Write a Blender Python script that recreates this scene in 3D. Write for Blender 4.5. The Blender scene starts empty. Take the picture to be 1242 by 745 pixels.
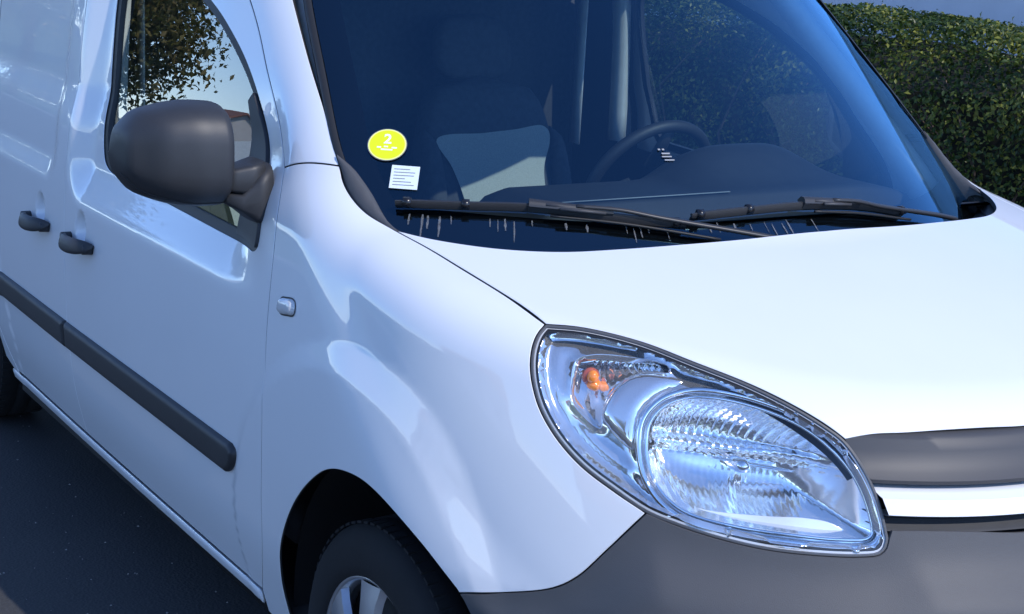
import bpy, math, random
import numpy as np
from mathutils import Vector, Matrix
from mathutils.geometry import delaunay_2d_cdt
R_=math.radians
scene=bpy.context.scene
col=scene.collection
random.seed(7); rng=np.random.default_rng(7)
# ---------------------------------------------------------------- camera
cam_d=bpy.data.cameras.new('camera'); cam=bpy.data.objects.new('camera',cam_d); col.objects.link(cam); scene.camera=cam
cam_d.sensor_width=36; cam_d.lens=36*1895/1242; cam_d.clip_start=.05; cam_d.clip_end=3000
_y,_p,_r=R_(145.69),R_(-13.9),R_(3.18)
_f=Vector((math.cos(_y)*math.cos(_p),math.sin(_y)*math.cos(_p),math.sin(_p)))
_rt=Vector((math.sin(_y),-math.cos(_y),0)); _up=_rt.cross(_f)
_r1=_rt*math.cos(_r)+_up*math.sin(_r); _u1=-_rt*math.sin(_r)+_up*math.cos(_r)
cam.matrix_world=Matrix(((_r1.x,_u1.x,-_f.x,2.294),(_r1.y,_u1.y,-_f.y,-2.172),(_r1.z,_u1.z,-_f.z,1.665),(0,0,0,1)))
# ---------------------------------------------------------------- light
SUN=Vector((1.0,.255,.95)).normalized()
elev=math.asin(SUN.z); azim=math.atan2(SUN.x,SUN.y)       # azimuth clockwise from +Y
world=bpy.data.worlds.new('World'); scene.world=world; world.use_nodes=True
wn=world.node_tree.nodes; wl=world.node_tree.links
sky=wn.new('ShaderNodeTexSky'); sky.sky_type='NISHITA'; sky.sun_disc=False
sky.sun_elevation=elev; sky.sun_rotation=azim; sky.air_density=.65; sky.dust_density=0.; sky.ozone_density=5.; sky.altitude=500
tint=wn.new('ShaderNodeMix'); tint.data_type='RGBA'; tint.blend_type='MULTIPLY'; tint.inputs[0].default_value=1; tint.inputs[7].default_value=(1.27,1.27,1.36,1)   # clear deep-blue sky, whole dome alike
wl.new(sky.outputs[0],tint.inputs[6]); wl.new(tint.outputs[2],wn['Background'].inputs[0]); wn['Background'].inputs[1].default_value=.15
sd=bpy.data.lights.new('sun','SUN'); sd.energy=2.0; sd.angle=R_(.5); sd.color=(1,.945,.89)
so=bpy.data.objects.new('sun',sd); col.objects.link(so); so.rotation_euler=SUN.to_track_quat('Z','Y').to_euler()
vs=scene.view_settings; vs.view_transform='Standard'; vs.look='None'; vs.exposure=0.87; vs.gamma=1; vs.use_curve_mapping=False
scene.render.engine='CYCLES'
try:
    scene.cycles.max_bounces=10; scene.cycles.transparent_max_bounces=24; scene.cycles.glossy_bounces=6
except Exception: pass
# ---------------------------------------------------------------- materials
def mat(name,colr,rough=.5,metal=0,coat=0,coat_r=.03,spec=.5,noise=0,nscale=30,bump=0,bscale=200,bdist=.001,trans=0,sheen=0,rvar=0):
    m=bpy.data.materials.new(name); m.use_nodes=True; nt=m.node_tree; b=nt.nodes['Principled BSDF']
    b.inputs['Base Color'].default_value=(*colr,1); b.inputs['Roughness'].default_value=rough
    b.inputs['Metallic'].default_value=metal; b.inputs['Coat Weight'].default_value=coat
    b.inputs['Coat Roughness'].default_value=coat_r; b.inputs['Specular IOR Level'].default_value=spec
    b.inputs['Transmission Weight'].default_value=trans
    if sheen: b.inputs['Sheen Weight'].default_value=sheen
    tc=nt.nodes.new('ShaderNodeTexCoord')
    if noise or rvar:
        n=nt.nodes.new('ShaderNodeTexNoise'); n.inputs['Scale'].default_value=nscale; n.inputs['Detail'].default_value=5
        nt.links.new(tc.outputs['Object'],n.inputs['Vector'])
        if noise:
            r=nt.nodes.new('ShaderNodeValToRGB'); r.color_ramp.elements[0].position=.3; r.color_ramp.elements[1].position=.7
            r.color_ramp.elements[0].color=(*[c*(1-noise) for c in colr],1); r.color_ramp.elements[1].color=(*[min(1,c*(1+noise)) for c in colr],1)
            nt.links.new(n.outputs['Fac'],r.inputs[0]); nt.links.new(r.outputs[0],b.inputs['Base Color'])
        if rvar:
            mr=nt.nodes.new('ShaderNodeMapRange'); mr.inputs[1].default_value=.3; mr.inputs[2].default_value=.7
            mr.inputs[3].default_value=rough-rvar; mr.inputs[4].default_value=rough+rvar
            nt.links.new(n.outputs['Fac'],mr.inputs[0]); nt.links.new(mr.outputs[0],b.inputs['Roughness'])
    if bump:
        n2=nt.nodes.new('ShaderNodeTexNoise'); n2.inputs['Scale'].default_value=bscale; n2.inputs['Detail'].default_value=3
        nt.links.new(tc.outputs['Object'],n2.inputs['Vector'])
        bp=nt.nodes.new('ShaderNodeBump'); bp.inputs['Strength'].default_value=bump; bp.inputs['Distance'].default_value=bdist
        nt.links.new(n2.outputs['Fac'],bp.inputs['Height']); nt.links.new(bp.outputs[0],b.inputs['Normal'])
    return m
def glass(name,tint,ior=1.5,gain=1.7,rough=0.0,add=0.,gcol=(1,1,1)):
    m=bpy.data.materials.new(name); m.use_nodes=True; nt=m.node_tree; nt.nodes.remove(nt.nodes['Principled BSDF'])
    out=nt.nodes['Material Output']; tr=nt.nodes.new('ShaderNodeBsdfTransparent'); tr.inputs[0].default_value=(*tint,1)
    gl=nt.nodes.new('ShaderNodeBsdfGlossy'); gl.inputs['Roughness'].default_value=rough; gl.inputs['Color'].default_value=(*gcol,1)
    g=nt.nodes.new('ShaderNodeNewGeometry'); mi=nt.nodes.new('ShaderNodeMapRange')
    mi.inputs[3].default_value=ior; mi.inputs[4].default_value=1/ior
    nt.links.new(g.outputs['Backfacing'],mi.inputs[0])
    fr=nt.nodes.new('ShaderNodeFresnel'); nt.links.new(mi.outputs[0],fr.inputs[0])
    mu=nt.nodes.new('ShaderNodeMath'); mu.operation='MULTIPLY_ADD'; mu.use_clamp=True; mu.inputs[1].default_value=gain; mu.inputs[2].default_value=add
    nt.links.new(fr.outputs[0],mu.inputs[0])
    mx=nt.nodes.new('ShaderNodeMixShader'); nt.links.new(mu.outputs[0],mx.inputs[0]); nt.links.new(tr.outputs[0],mx.inputs[1]); nt.links.new(gl.outputs[0],mx.inputs[2])
    nt.links.new(mx.outputs[0],out.inputs[0]); return m
M={}
M['paint']=mat('white_paint',(.775,.78,.785),.45,noise=.012,nscale=4,coat=1,coat_r=.015,bump=.02,bscale=260,bdist=.0004)
M['plastic']=mat('grey_bumper_plastic',(.082,.082,.085),.54,noise=.03,nscale=6,bump=.45,bscale=800,bdist=.0006,spec=.32)
M['trim']=mat('grille_plastic',(.055,.055,.059),.50,bump=.3,bscale=1000,bdist=.0004,spec=.4)
M['blade']=mat('wiper_plastic',(.030,.030,.032),.42)
M['plastic_d']=mat('dark_trim_plastic',(.030,.031,.034),.55,noise=.06,nscale=22,bump=.22,bscale=900,bdist=.0004)
M['mirror_pl']=mat('mirror_plastic',(.029,.030,.033),.46,noise=.05,nscale=30,bump=.45,bscale=1300,bdist=.0005)
M['black']=mat('matt_black',(.012,.012,.013),.7)
M['gloss_black']=mat('gloss_black',(.012,.012,.014),.25)
M['rubber']=mat('black_rubber',(.016,.016,.017),.55)
M['tyre']=mat('tyre_rubber',(.007,.007,.008),.85,noise=.25,nscale=14,bump=.2,bscale=80,bdist=.002)
M['silver']=mat('silver_wheel_paint',(.50,.51,.53),.32,metal=.75,noise=.06,nscale=25)
M['chrome']=mat('chrome',(.88,.89,.91),.04,metal=1)
M['satin']=mat('satin_metal',(.82,.825,.835),.09,metal=.86)
M['shelf']=mat('lamp_shelf',(.86,.87,.88),.22,metal=.35,coat=.5)
M['reflector']=mat('reflector_chrome',(.95,.95,.96),.07,metal=.88,bump=.05,bscale=90,bdist=.001)
M['bowl']=mat('lamp_bowl',(.95,.955,.96),.12,metal=.94)
M['amber']=mat('amber_bulb',(.95,.26,.02),.12,coat=1)
M['red_glass']=mat('bulb_cap',(.45,.10,.06),.2,coat=1)
M['glass']=glass('window_glass',(.72,.80,.79),gain=1.45)
M['screen']=glass('windscreen_glass',(.68,.80,.81),gain=1.4,add=.036,gcol=(.34,.70,1.0))     # reflection strengthened and tinted blue to deepen the mirrored sky
M['lampseal']=mat('lamp_seal',(.085,.085,.088),.5)
M['dark_mirror']=mat('dark_mirror_glass',(.05,.055,.06),.05,metal=1)
M['lens']=glass('clear_lens',(.975,.98,.985),1.49,.9)
M['clear']=mat('clear_plastic',(.62,.62,.62),.18,coat=.6)
M['frit']=mat('ceramic_border',(.003,.003,.004),.9,spec=.05)
M['etch']=mat('grey_marking',(.30,.31,.31),.7)
M['dash']=mat('dashboard_plastic',(.022,.023,.026),.55,bump=.3,bscale=500,bdist=.0006,noise=.1)
M['trim_pale']=mat('pale_pillar_trim',(.60,.62,.61),.7,noise=.05)
M['seat_d']=mat('dark_seat_cloth',(.060,.063,.070),.9,bump=.4,bscale=700,bdist=.0008,noise=.15,nscale=60)
M['seat_p']=mat('pale_seat_cloth',(.44,.455,.42),.9,bump=.5,bscale=800,bdist=.001,noise=.12,nscale=300)
M['carpet']=mat('cab_floor',(.02,.02,.022),.9)
M['yellow']=mat('sticker_yellow',(.72,.78,.01),.4)
M['yellow_rim']=mat('sticker_rim',(.88,.90,.25),.4)
M['white_ink']=mat('white_ink',(.85,.85,.80),.5)
M['paper']=mat('white_paper',(.66,.72,.72),.6)
M['ink']=mat('grey_ink',(.16,.17,.20),.6)
M['streak']=mat('dried_streak',(.20,.21,.22),.9,noise=.3,nscale=120)
_nt=M['streak'].node_tree; _tr=_nt.nodes.new('ShaderNodeBsdfTransparent'); _mx=_nt.nodes.new('ShaderNodeMixShader'); _nz=_nt.nodes.new('ShaderNodeTexNoise'); _nz.inputs['Scale'].default_value=260
_nt.links.new(_nz.outputs['Fac'],_mx.inputs[0]); _nt.links.new(_nt.nodes['Principled BSDF'].outputs[0],_mx.inputs[1]); _nt.links.new(_tr.outputs[0],_mx.inputs[2]); _nt.links.new(_mx.outputs[0],_nt.nodes['Material Output'].inputs[0])
# ---------------------------------------------------------------- body hull
def spline(xs, ys):
    xs=np.array(xs,float); ys=np.array(ys,float); n=len(xs); h=np.diff(xs)
    A=np.zeros((n,n)); r=np.zeros(n); A[0,0]=A[-1,-1]=1
    for i in range(1,n-1):
        A[i,i-1]=h[i-1]; A[i,i]=2*(h[i-1]+h[i]); A[i,i+1]=h[i]
        r[i]=6*((ys[i+1]-ys[i])/h[i]-(ys[i]-ys[i-1])/h[i-1])
    m=np.linalg.solve(A,r)
    def f(x):
        x=np.clip(x,xs[0],xs[-1]); i=np.clip(np.searchsorted(xs,x)-1,0,n-2)
        a=xs[i+1]-x; b=x-xs[i]; hh=h[i]
        return (m[i]*a**3+m[i+1]*b**3)/(6*hh)+(ys[i]/hh-m[i]*hh/6)*a+(ys[i+1]/hh-m[i+1]*hh/6)*b
    return f
def smax(a,b,k):
    h=np.clip(.5+.5*(a-b)/k,0,1); return b+(a-b)*h+k*h*(1-h)
def smin(a,b,k): return -smax(-a,-b,k)
def sstep(a,b,x):
    t=np.clip((x-a)/(b-a),0,1); return t*t*(3-2*t)
low_w=spline([.10,.22,.30,.40,.5,.6,.7,.85,.95,1.05,1.15,1.3,1.5,1.65,1.85],
             [.80,.842,.864,.888,.901,.908,.911,.909,.901,.887,.864,.822,.760,.708,.63])
high_w=spline([.10,.22,.30,.40,.5,.6,.7,.85,.95,1.05,1.15,1.3,1.5,1.65,1.85],
              [.80,.842,.864,.888,.901,.908,.911,.910,.906,.899,.889,.874,.851,.83,.79])
def half_w(x,z):
    t=sstep(-.35,-1.75,x); return low_w(z)*(1-t)+high_w(z)*t
nose_l=spline([.1,.3,.45,.6,.75,.9,1.0,1.1,1.3],[.84,.93,1.00,1.025,.990,.930,.882,.835,.74])
hood_z=spline([-.6,-.3,-.1,.16,.4,.6,.8,.95],[1.235,1.195,1.162,1.112,1.060,1.010,.948,.885])
WZ=.317; RX=-2.697
fl_out=spline([0,30,44,60,72,92,125,165,200],[.425,.445,.468,.521,.568,.606,.602,.565,.52])
fl_in=spline([0,30,41,60,72,92,125,165,200],[.395,.405,.418,.452,.494,.546,.566,.552,.512])
def soft01(t,e):                      # clamp to 0..1 with rounded corners
    return smin(smax(t,0*t,e),1+0*t,e)
def flare(x,z,cx):
    dx=x-cx; dz=z-WZ; r=np.hypot(dx,dz); th=np.degrees(np.arctan2(dz,dx if cx==0 else -dx))
    th=np.where(th<-90,th+360,th); th=np.clip(th,0,200)
    ro=fl_out(th); ri=fl_in(th)
    t=(ro-r)/(ro-ri)
    amp=sstep(-5,25,th)
    return .19*(ro-ri)*amp*soft01(t,.13)
DETAIL=[1.]
def rbox(x,z,x0,x1,z0,z1,r):           # inside distance (positive) to a rounded box
    qx=np.abs(x-(x0+x1)/2)-(x1-x0)/2+r; qz=np.abs(z-(z0+z1)/2)-(z1-z0)/2+r
    return -(np.hypot(np.maximum(qx,0),np.maximum(qz,0))+np.minimum(np.maximum(qx,qz),0)-r)
def door_scoop(x,z):                   # pressed-in band round the cab door window
    d=rbox(x,z,-1.575,1.,.925,2.6,.11)
    return -.036*DETAIL[0]*soft01(d/.085,.2)*sstep(-.40,-.62,x)*(1-.85*sstep(1.06,1.36,z)*sstep(-1.30,-.80,x))
def panel_recess(x,z):                 # blanked window panel of the sliding door
    d=rbox(x,z,-2.75,-1.675,.945,1.62,.09)
    return -.016*DETAIL[0]*soft01(d/.05,.25)
def dishes(x,z):                       # finger scoops behind the handles
    o=0
    for cx,cz in ((-1.462,.862),(-1.792,.852)):
        r=np.hypot((x-cx)/.042,(z-cz)/.050); o=o-.022*(1-sstep(.35,1.,r))
    return o
def side_w(x,z):
    a=half_w(x,z)-.006*np.clip(x+1.1,-1.6,1.6)**2*np.where(x<-1.1,1.2,.35)
    a=a-.16*np.clip(z-.62,0,.6)*sstep(.05,.55,x)          # front corner leans back with height
    a=a+flare(x,z,0.)+flare(x,z,RX)
    a=a+door_scoop(x,z)+panel_recess(x,z)+dishes(x,z)
    return a
N=2.25; X0=-.12
def flank(x,y,z):
    a=side_w(x,z); b=nose_l(z)+.02
    u=np.clip((x-X0)/b,0,None)
    s=((np.abs(y)/a)**N+u**N+1e-12)**(1/N)
    return (s-1)*a
def hood_s(x,y,z):
    return (z-(hood_z(x)-.078*y*y-.02*y**4))*.97
def screen_x(y,z):
    q=z-1.11
    return .13-1.20*q-.13*q*q-.5*y*y
def screen(x,y,z): return (x-screen_x(y,z))*.60
def cab_screen(x,y,z): return smax(flank(x,y,z),screen(x,y,z),.07)
def roof_s(x,y,z): return z-(1.80-.045*(y/.7)**2-.02*(np.clip(-.9-x,-1,9)*0)-.10*np.clip(x+1.5,0,2)**2)
def F(x,y,z):
    g=flank(x,y,z)
    front=smax(g,hood_s(x,y,z),.075)
    cab=smax(smax(g,screen(x,y,z),.07),roof_s(x,y,z),.12)
    rear=-(x+3.33)
    return smax(smin(front,cab,.05),rear,.1)
def Fp(P): return F(P[:,0],P[:,1],P[:,2])
def grad(P):
    e=1e-4; G=np.empty_like(P)
    for i in range(3):
        d=np.zeros(3); d[i]=e; G[:,i]=(Fp(P+d)-Fp(P-d))/(2*e)
    return G/np.linalg.norm(G,axis=1,keepdims=True)
def onto(P,D,off=0.,rng=.35):
    """slide points along direction D (outward) until F = off"""
    P=np.array(P,float); D=np.broadcast_to(np.array(D,float),P.shape)
    n=len(P); A=np.full(n,rng); B=np.full(n,-rng); todo=np.arange(n); st=.05; t=rng
    while len(todo) and t>-rng:                       # coarse march from outside in
        t-=st; v=Fp(P[todo]+D[todo]*t)-off<0; k=todo[v]; A[k]=t+st; B[k]=t; todo=todo[~v]
    fa=Fp(P+D*A[:,None])-off; fb=Fp(P+D*B[:,None])-off
    for it in range(9):                               # Illinois false position
        d=fb-fa; m=np.where(np.abs(d)>1e-12,B-fb*(B-A)/np.where(np.abs(d)>1e-12,d,1),.5*(A+B)); m=np.clip(m,np.minimum(A,B),np.maximum(A,B))
        if it%3==2: m=.5*(A+B)
        fm=Fp(P+D*m[:,None])-off; ins=fm<0
        B=np.where(ins,m,B); fb=np.where(ins,fm,fb); A=np.where(ins,A,m); fa=np.where(ins,fa,fm)
    d=fb-fa; m=np.where(np.abs(d)>1e-12,B-fb*(B-A)/np.where(np.abs(d)>1e-12,d,1),.5*(A+B))
    return P+D*m[:,None]
# ---------------------------------------------------------------- mesh helpers
def link(name,verts,faces,material,parent=None,normals=None,smooth=True,mirror=False,mat2=None,idx2=None):
    v=np.array(verts,float).reshape(-1,3).copy(); faces=[list(f) for f in faces]
    if mirror:
        v[:,1]*=-1; faces=[f[::-1] for f in faces]
    me=bpy.data.meshes.new(name); me.from_pydata(v.tolist(),[],faces); me.update()
    if smooth: me.polygons.foreach_set('use_smooth',np.ones(len(me.polygons),bool))
    if normals is not None:
        n=np.array(normals,float).copy()
        if mirror: n[:,1]*=-1
        me.normals_split_custom_set_from_vertices(n.tolist())
    if material is not None: me.materials.append(material)
    if mat2 is not None and idx2:
        me.materials.append(mat2); mi=np.zeros(len(me.polygons),np.int32); mi[idx2]=1; me.polygons.foreach_set('material_index',mi)
    o=bpy.data.objects.new(name,me); col.objects.link(o)
    if parent is not None: o.parent=parent
    return o
def empty(name,parent=None,loc=(0,0,0)):
    o=bpy.data.objects.new(name,None); o.empty_display_size=.1; o.location=loc; col.objects.link(o)
    if parent is not None: o.parent=parent
    return o
def tag(o,label,cat,group=None,kind=None):
    if label: o['label']=label
    if cat: o['category']=cat
    if group: o['group']=group
    if kind: o['kind']=kind
    return o
class Bag:                                   # collects geometry for one mesh
    def __init__(s): s.v=[]; s.f=[]
    def add(s,v,f):
        n=len(s.v); s.v+= [tuple(p) for p in v]; s.f+=[[i+n for i in q] for q in f]; return s
    def tube(s,pts,rad,seg=10,cap=True,flat=1.0,up=(0,0,1)):
        pts=[Vector(p) for p in pts]; n=len(pts); rad=[rad]*n if not hasattr(rad,'__len__') else rad; v=[];f=[]
        for i,p in enumerate(pts):
            t=(pts[min(i+1,n-1)]-pts[max(i-1,0)]).normalized(); a=Vector(up); a=(a-t*a.dot(t)).normalized(); b=t.cross(a)
            for k in range(seg):
                w=2*math.pi*k/seg; v.append(p+(a*math.cos(w)*flat+b*math.sin(w))*rad[i])
        for i in range(n-1):
            for k in range(seg): f.append([i*seg+k,i*seg+(k+1)%seg,(i+1)*seg+(k+1)%seg,(i+1)*seg+k])
        if cap: f.append(list(range(seg))[::-1]); f.append([(n-1)*seg+k for k in range(seg)])
        return s.add(v,f)
    def loft(s,secs,closed=True,cap=True):
        m=len(secs[0]); v=[p for q in secs for p in q]; f=[]
        for i in range(len(secs)-1):
            for k in range(m if closed else m-1): f.append([i*m+k,i*m+(k+1)%m,(i+1)*m+(k+1)%m,(i+1)*m+k])
        if cap and closed: f.append(list(range(m))[::-1]); f.append([(len(secs)-1)*m+k for k in range(m)])
        return s.add(v,f)
    def box(s,c,d,rot=0,bev=.0):
        x,y,z=[q/2 for q in d]; v=[]
        for sx in (-1,1):
            for sy in (-1,1):
                for sz in (-1,1):
                    px,py=sx*x,sy*y; v.append((c[0]+px*math.cos(rot)-py*math.sin(rot),c[1]+px*math.sin(rot)+py*math.cos(rot),c[2]+sz*z))
        return s.add(v,[[0,1,3,2],[4,6,7,5],[0,4,5,1],[2,3,7,6],[0,2,6,4],[1,5,7,3]])
    def lathe(s,prof,c,axis='y',seg=48,closed=False):
        v=[];f=[];n=len(prof)
        for k in range(seg):
            w=2*math.pi*k/seg
            for r,h in prof: v.append((c[0]+r*math.cos(w),c[1]+h,c[2]+r*math.sin(w)))
        for k in range(seg):
            for i in range(n if closed else n-1):
                a=k*n+i; b=k*n+(i+1)%n; k2=(k+1)%seg; f.append([a,b,k2*n+(i+1)%n,k2*n+i])
        return s.add(v,f)
    def build(s,name,m,parent=None,smooth=True,mirror=False,bevel=0,sub=0,auto=None):
        o=link(name,s.v,s.f,m,parent,smooth=smooth,mirror=mirror)
        if bevel:
            b=o.modifiers.new('bevel','BEVEL'); b.width=bevel; b.segments=3; b.limit_method='ANGLE'; b.angle_limit=R_(35); b.harden_normals=False
        if sub:
            q=o.modifiers.new('sub','SUBSURF'); q.levels=sub; q.render_levels=sub
        if auto:
            me=o.data; me.update()
            try: me.set_sharp_from_angle(angle=R_(auto))
            except Exception: pass
        return o
def crom(pts,step=.012,closed=False):
    """Catmull-Rom through the points, resampled"""
    P=np.array(pts,float); n=len(P); out=[]
    rngi=range(n if closed else n-1)
    for i in rngi:
        if closed: a,b,c,d=P[(i-1)%n],P[i],P[(i+1)%n],P[(i+2)%n]
        else: a,b,c,d=P[max(i-1,0)],P[i],P[i+1],P[min(i+2,n-1)]
        if not closed and i==0: a=2*b-c
        if not closed and i==n-2: d=2*c-b
        L=np.linalg.norm(c-b); k=max(1,int(math.ceil(L/step)))
        d1=max(np.linalg.norm(b-a),1e-6)**.5; d2=max(L,1e-6)**.5; d3=max(np.linalg.norm(d-c),1e-6)**.5
        m1=((b-a)/d1-(c-a)/(d1+d2)+(c-b)/d2)*d2; m2=((c-b)/d2-(d-b)/(d2+d3)+(d-c)/d3)*d2
        for j in range(k):
            t=j/k; out.append((2*t**3-3*t**2+1)*b+(t**3-2*t**2+t)*m1+(-2*t**3+3*t**2)*c+(t**3-t**2)*m2)
    if not closed: out.append(P[-1])
    return np.array(out)
def chain(*curves,step=.012):
    """closed outline out of open curves that meet end to end (corners kept)"""
    out=[]
    for c in curves:
        q=crom(c,step) if len(c)>2 else np.array([np.array(c[0])*(1-t)+np.array(c[1])*t for t in np.linspace(0,1,max(2,int(np.linalg.norm(np.array(c[1])-np.array(c[0]))/step)+1))])
        if len(out) and np.linalg.norm(out[-1]-q[0])<.004: q=q[1:]
        out+=list(q)
    if np.linalg.norm(out[0]-out[-1])<.004: out.pop()
    return np.array(out)
def inpoly(Q,poly):
    x,y=Q[:,0],Q[:,1]; ins=np.zeros(len(Q),bool); n=len(poly)
    for i in range(n):
        x1,y1=poly[i]; x2,y2=poly[(i+1)%n]
        if y1==y2: continue
        c=((y1>y)!=(y2>y))&(x<(x2-x1)*(y-y1)/(y2-y1)+x1); ins^=c
    return ins
def bdist(Q,polys):
    d=np.full(len(Q),9.)
    for poly in polys:
        A=poly; B=np.roll(poly,-1,0)
        for a,b in zip(A,B):
            e=b-a; L=e@e+1e-12; t=np.clip(((Q-a)@e)/L,0,1); d=np.minimum(d,np.hypot(*(Q-a-t[:,None]*e).T))
    return d
def area2(p): x,y=p[:,0],p[:,1]; return .5*np.sum(x*np.roll(y,-1)-y*np.roll(x,-1))
def inset2(p,g):
    s=1 if area2(p)>0 else -1
    e1=p-np.roll(p,1,0); e2=np.roll(p,-1,0)-p
    e1/=np.linalg.norm(e1,axis=1,keepdims=True)+1e-12; e2/=np.linalg.norm(e2,axis=1,keepdims=True)+1e-12
    n1=np.stack([-e1[:,1],e1[:,0]],1)*s; n2=np.stack([-e2[:,1],e2[:,0]],1)*s
    m=n1+n2; m/=np.linalg.norm(m,axis=1,keepdims=True)+1e-12
    k=np.clip((m*n1).sum(1),.5,1); return p+m*(g/k)[:,None]
def frame2(D):
    D=np.array(D,float); D/=np.linalg.norm(D); a=np.array([0,0,1.]) if abs(D[2])<.9 else np.array([1.,0,0])
    e1=np.cross(a,D); e1/=np.linalg.norm(e1); e2=np.cross(D,e1); return D,e1,e2
def patch2d(poly,holes,res,rings=(),extra=None):
    """triangulate a 2-D outline; returns points, triangles, number of boundary points per loop"""
    loops=[poly]+list(holes); pts=[];edges=[];cnt=[]
    for L in loops:
        n0=len(pts); pts+=[tuple(p) for p in L]; cnt.append(len(L)); edges+=[(n0+i,n0+(i+1)%len(L)) for i in range(len(L))]
    lo=poly.min(0); hi=poly.max(0)
    gx=np.arange(lo[0]+res*.5,hi[0],res); gy=np.arange(lo[1]+res*.5,hi[1],res*.866)
    G=np.array([(x+(res/2 if j%2 else 0),y) for j,y in enumerate(gy) for x in gx]).reshape(-1,2)
    if extra is not None and len(extra): G=np.vstack([G,extra])
    if len(G):
        k=inpoly(G,poly)
        for h in holes: k&=~inpoly(G,h)
        G=G[k]; mind=max([res*.45]+[r+res*.3 for r in rings]) if rings else res*.45
        if len(G): G=G[bdist(G,loops)>mind]
    for r in rings:
        for i,L in enumerate(loops):
            q=inset2(L,r if i==0 else -r); G=np.vstack([G,q]) if len(G) else q
    pts+=[tuple(p) for p in G]
    ov,oe,of,mv,_,_=delaunay_2d_cdt([Vector(p) for p in pts],edges,[],0,1e-6)
    Q=np.array([tuple(v) for v in ov]); T=np.array([f for f in of if len(f)==3])
    c=Q[T].mean(1); k=inpoly(c,poly)
    for h in holes: k&=~inpoly(c,h)
    T=T[k]; back={}
    for new,src in enumerate(mv):
        for s_ in src: back[s_]=new
    bl=[];n0=0
    for n in cnt: bl.append([back.get(n0+i,n0+i) for i in range(n)]); n0+=n
    return Q,T,bl
def panel(name,outline,D,material,parent=None,holes=(),res=.018,off=0.,gap=.0024,flange=.006,mirror=True,both=True,offf=None,rings=(),extra=None,project=None,analytic=True,hole_gap=None,edge=None):
    """sheet of bodywork on the hull F=off inside a 3-D outline, with folded-in edges; returns [right, left]"""
    D,e1,e2=frame2(D); to2=lambda P: np.stack([np.array(P)@e1,np.array(P)@e2],1)
    p2=inset2(to2(outline),gap); h2=[inset2(to2(h),-(gap if hole_gap is None else hole_gap)) for h in holes]
    d0=float(np.mean(np.array(outline)@D))
    ex=to2(extra) if extra is not None else None
    Q,T,bl=patch2d(p2,h2,res,rings,ex)
    P=Q[:,:1]*e1+Q[:,1:]*e2+d0*D
    if project is None:
        o=off if offf is None else off+offf(Q,[p2]+h2)
        if np.ndim(o)==0: X=onto(P,D,o,.75)
        else:
            X=onto(P,D,off,.75); X=X+grad(X)*(o-off)[:,None]
    else: X=project(P)
    # orient triangles outwards
    nn=np.cross(X[T[:,1]]-X[T[:,0]],X[T[:,2]]-X[T[:,0]]); fl=(nn@D)<0; T[fl]=T[fl][:,::-1]
    if project is None and analytic and offf is None: Nv=grad(X)
    else:
        nn=np.cross(X[T[:,1]]-X[T[:,0]],X[T[:,2]]-X[T[:,0]]); Nv=np.zeros_like(X)
        for k in range(3): np.add.at(Nv,T[:,k],nn)
        Nv/=np.linalg.norm(Nv,axis=1,keepdims=True)+1e-15
    V=list(X); NV=list(Nv); Fc=[list(map(int,t)) for t in T]; dark=[]
    if edge is None and material is M['paint']: edge=M['black']  # folds of painted panels coloured black to stand for shade in the gaps
    if flange:
        for li,loop in enumerate(bl):
            n=len(loop); base=len(V); L2=Q[loop]; s=1 if area2(L2)>0 else -1
            if li>0: s=-s
            tg=np.roll(L2,-1,0)-np.roll(L2,1,0); tg/=np.linalg.norm(tg,axis=1,keepdims=True)+1e-12
            o2=np.stack([tg[:,1],-tg[:,0]],1)*s; out3=o2[:,:1]*e1+o2[:,1:]*e2
            B=X[loop]; nb=Nv[loop]
            out3=out3-nb*(out3*nb).sum(1,keepdims=True); out3/=np.linalg.norm(out3,axis=1,keepdims=True)+1e-12
            bev=min(.0014,flange*.3)
            for k in range(n): V.append(B[k]); NV.append(nb[k])
            for k in range(n):
                V.append(B[k]-nb[k]*bev+out3[k]*bev*.7); m=nb[k]*.35+out3[k]; NV.append(m/np.linalg.norm(m))
            for k in range(n): V.append(B[k]-nb[k]*flange+out3[k]*bev*.7); NV.append(out3[k])
            for r in (0,1):
                for k in range(n):
                    a=base+r*n+k; b=base+r*n+(k+1)%n
                    q=[a,a+n,b+n,b]
                    if s<0: q=q[::-1]
                    if r==1: dark.append(len(Fc))
                    Fc.append(q)
    objs=[link(name,V,Fc,material,parent[0] if isinstance(parent,(list,tuple)) else parent,NV,mat2=edge,idx2=dark)]
    if both: objs.append(link(name,V,Fc,material,parent[1] if isinstance(parent,(list,tuple)) else parent,NV,mirror=True,mat2=edge,idx2=dark))
    return objs
def both(bag,name,m,parents,**k):
    p=parents if isinstance(parents,(list,tuple)) else (parents,parents)
    return [bag.build(name,m,p[0],**k),bag.build(name,m,p[1],mirror=True,**k)]
def side(x,z,off=0.):
    P=onto(np.array([[x,-.85,z]],float),(0,-1,0),off,.3); return P[0]
def sides(L,off=0.):
    L=np.array(L,float); P=np.stack([L[:,0],np.full(len(L),-.85),L[:,1]],1); return onto(P,(0,-1,0),off,.3)
def snap(L):                                  # nearest point of the hull
    P=np.array(L,float)
    for _ in range(6): P=P-grad(P)*Fp(P)[:,None]
    return P

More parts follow.
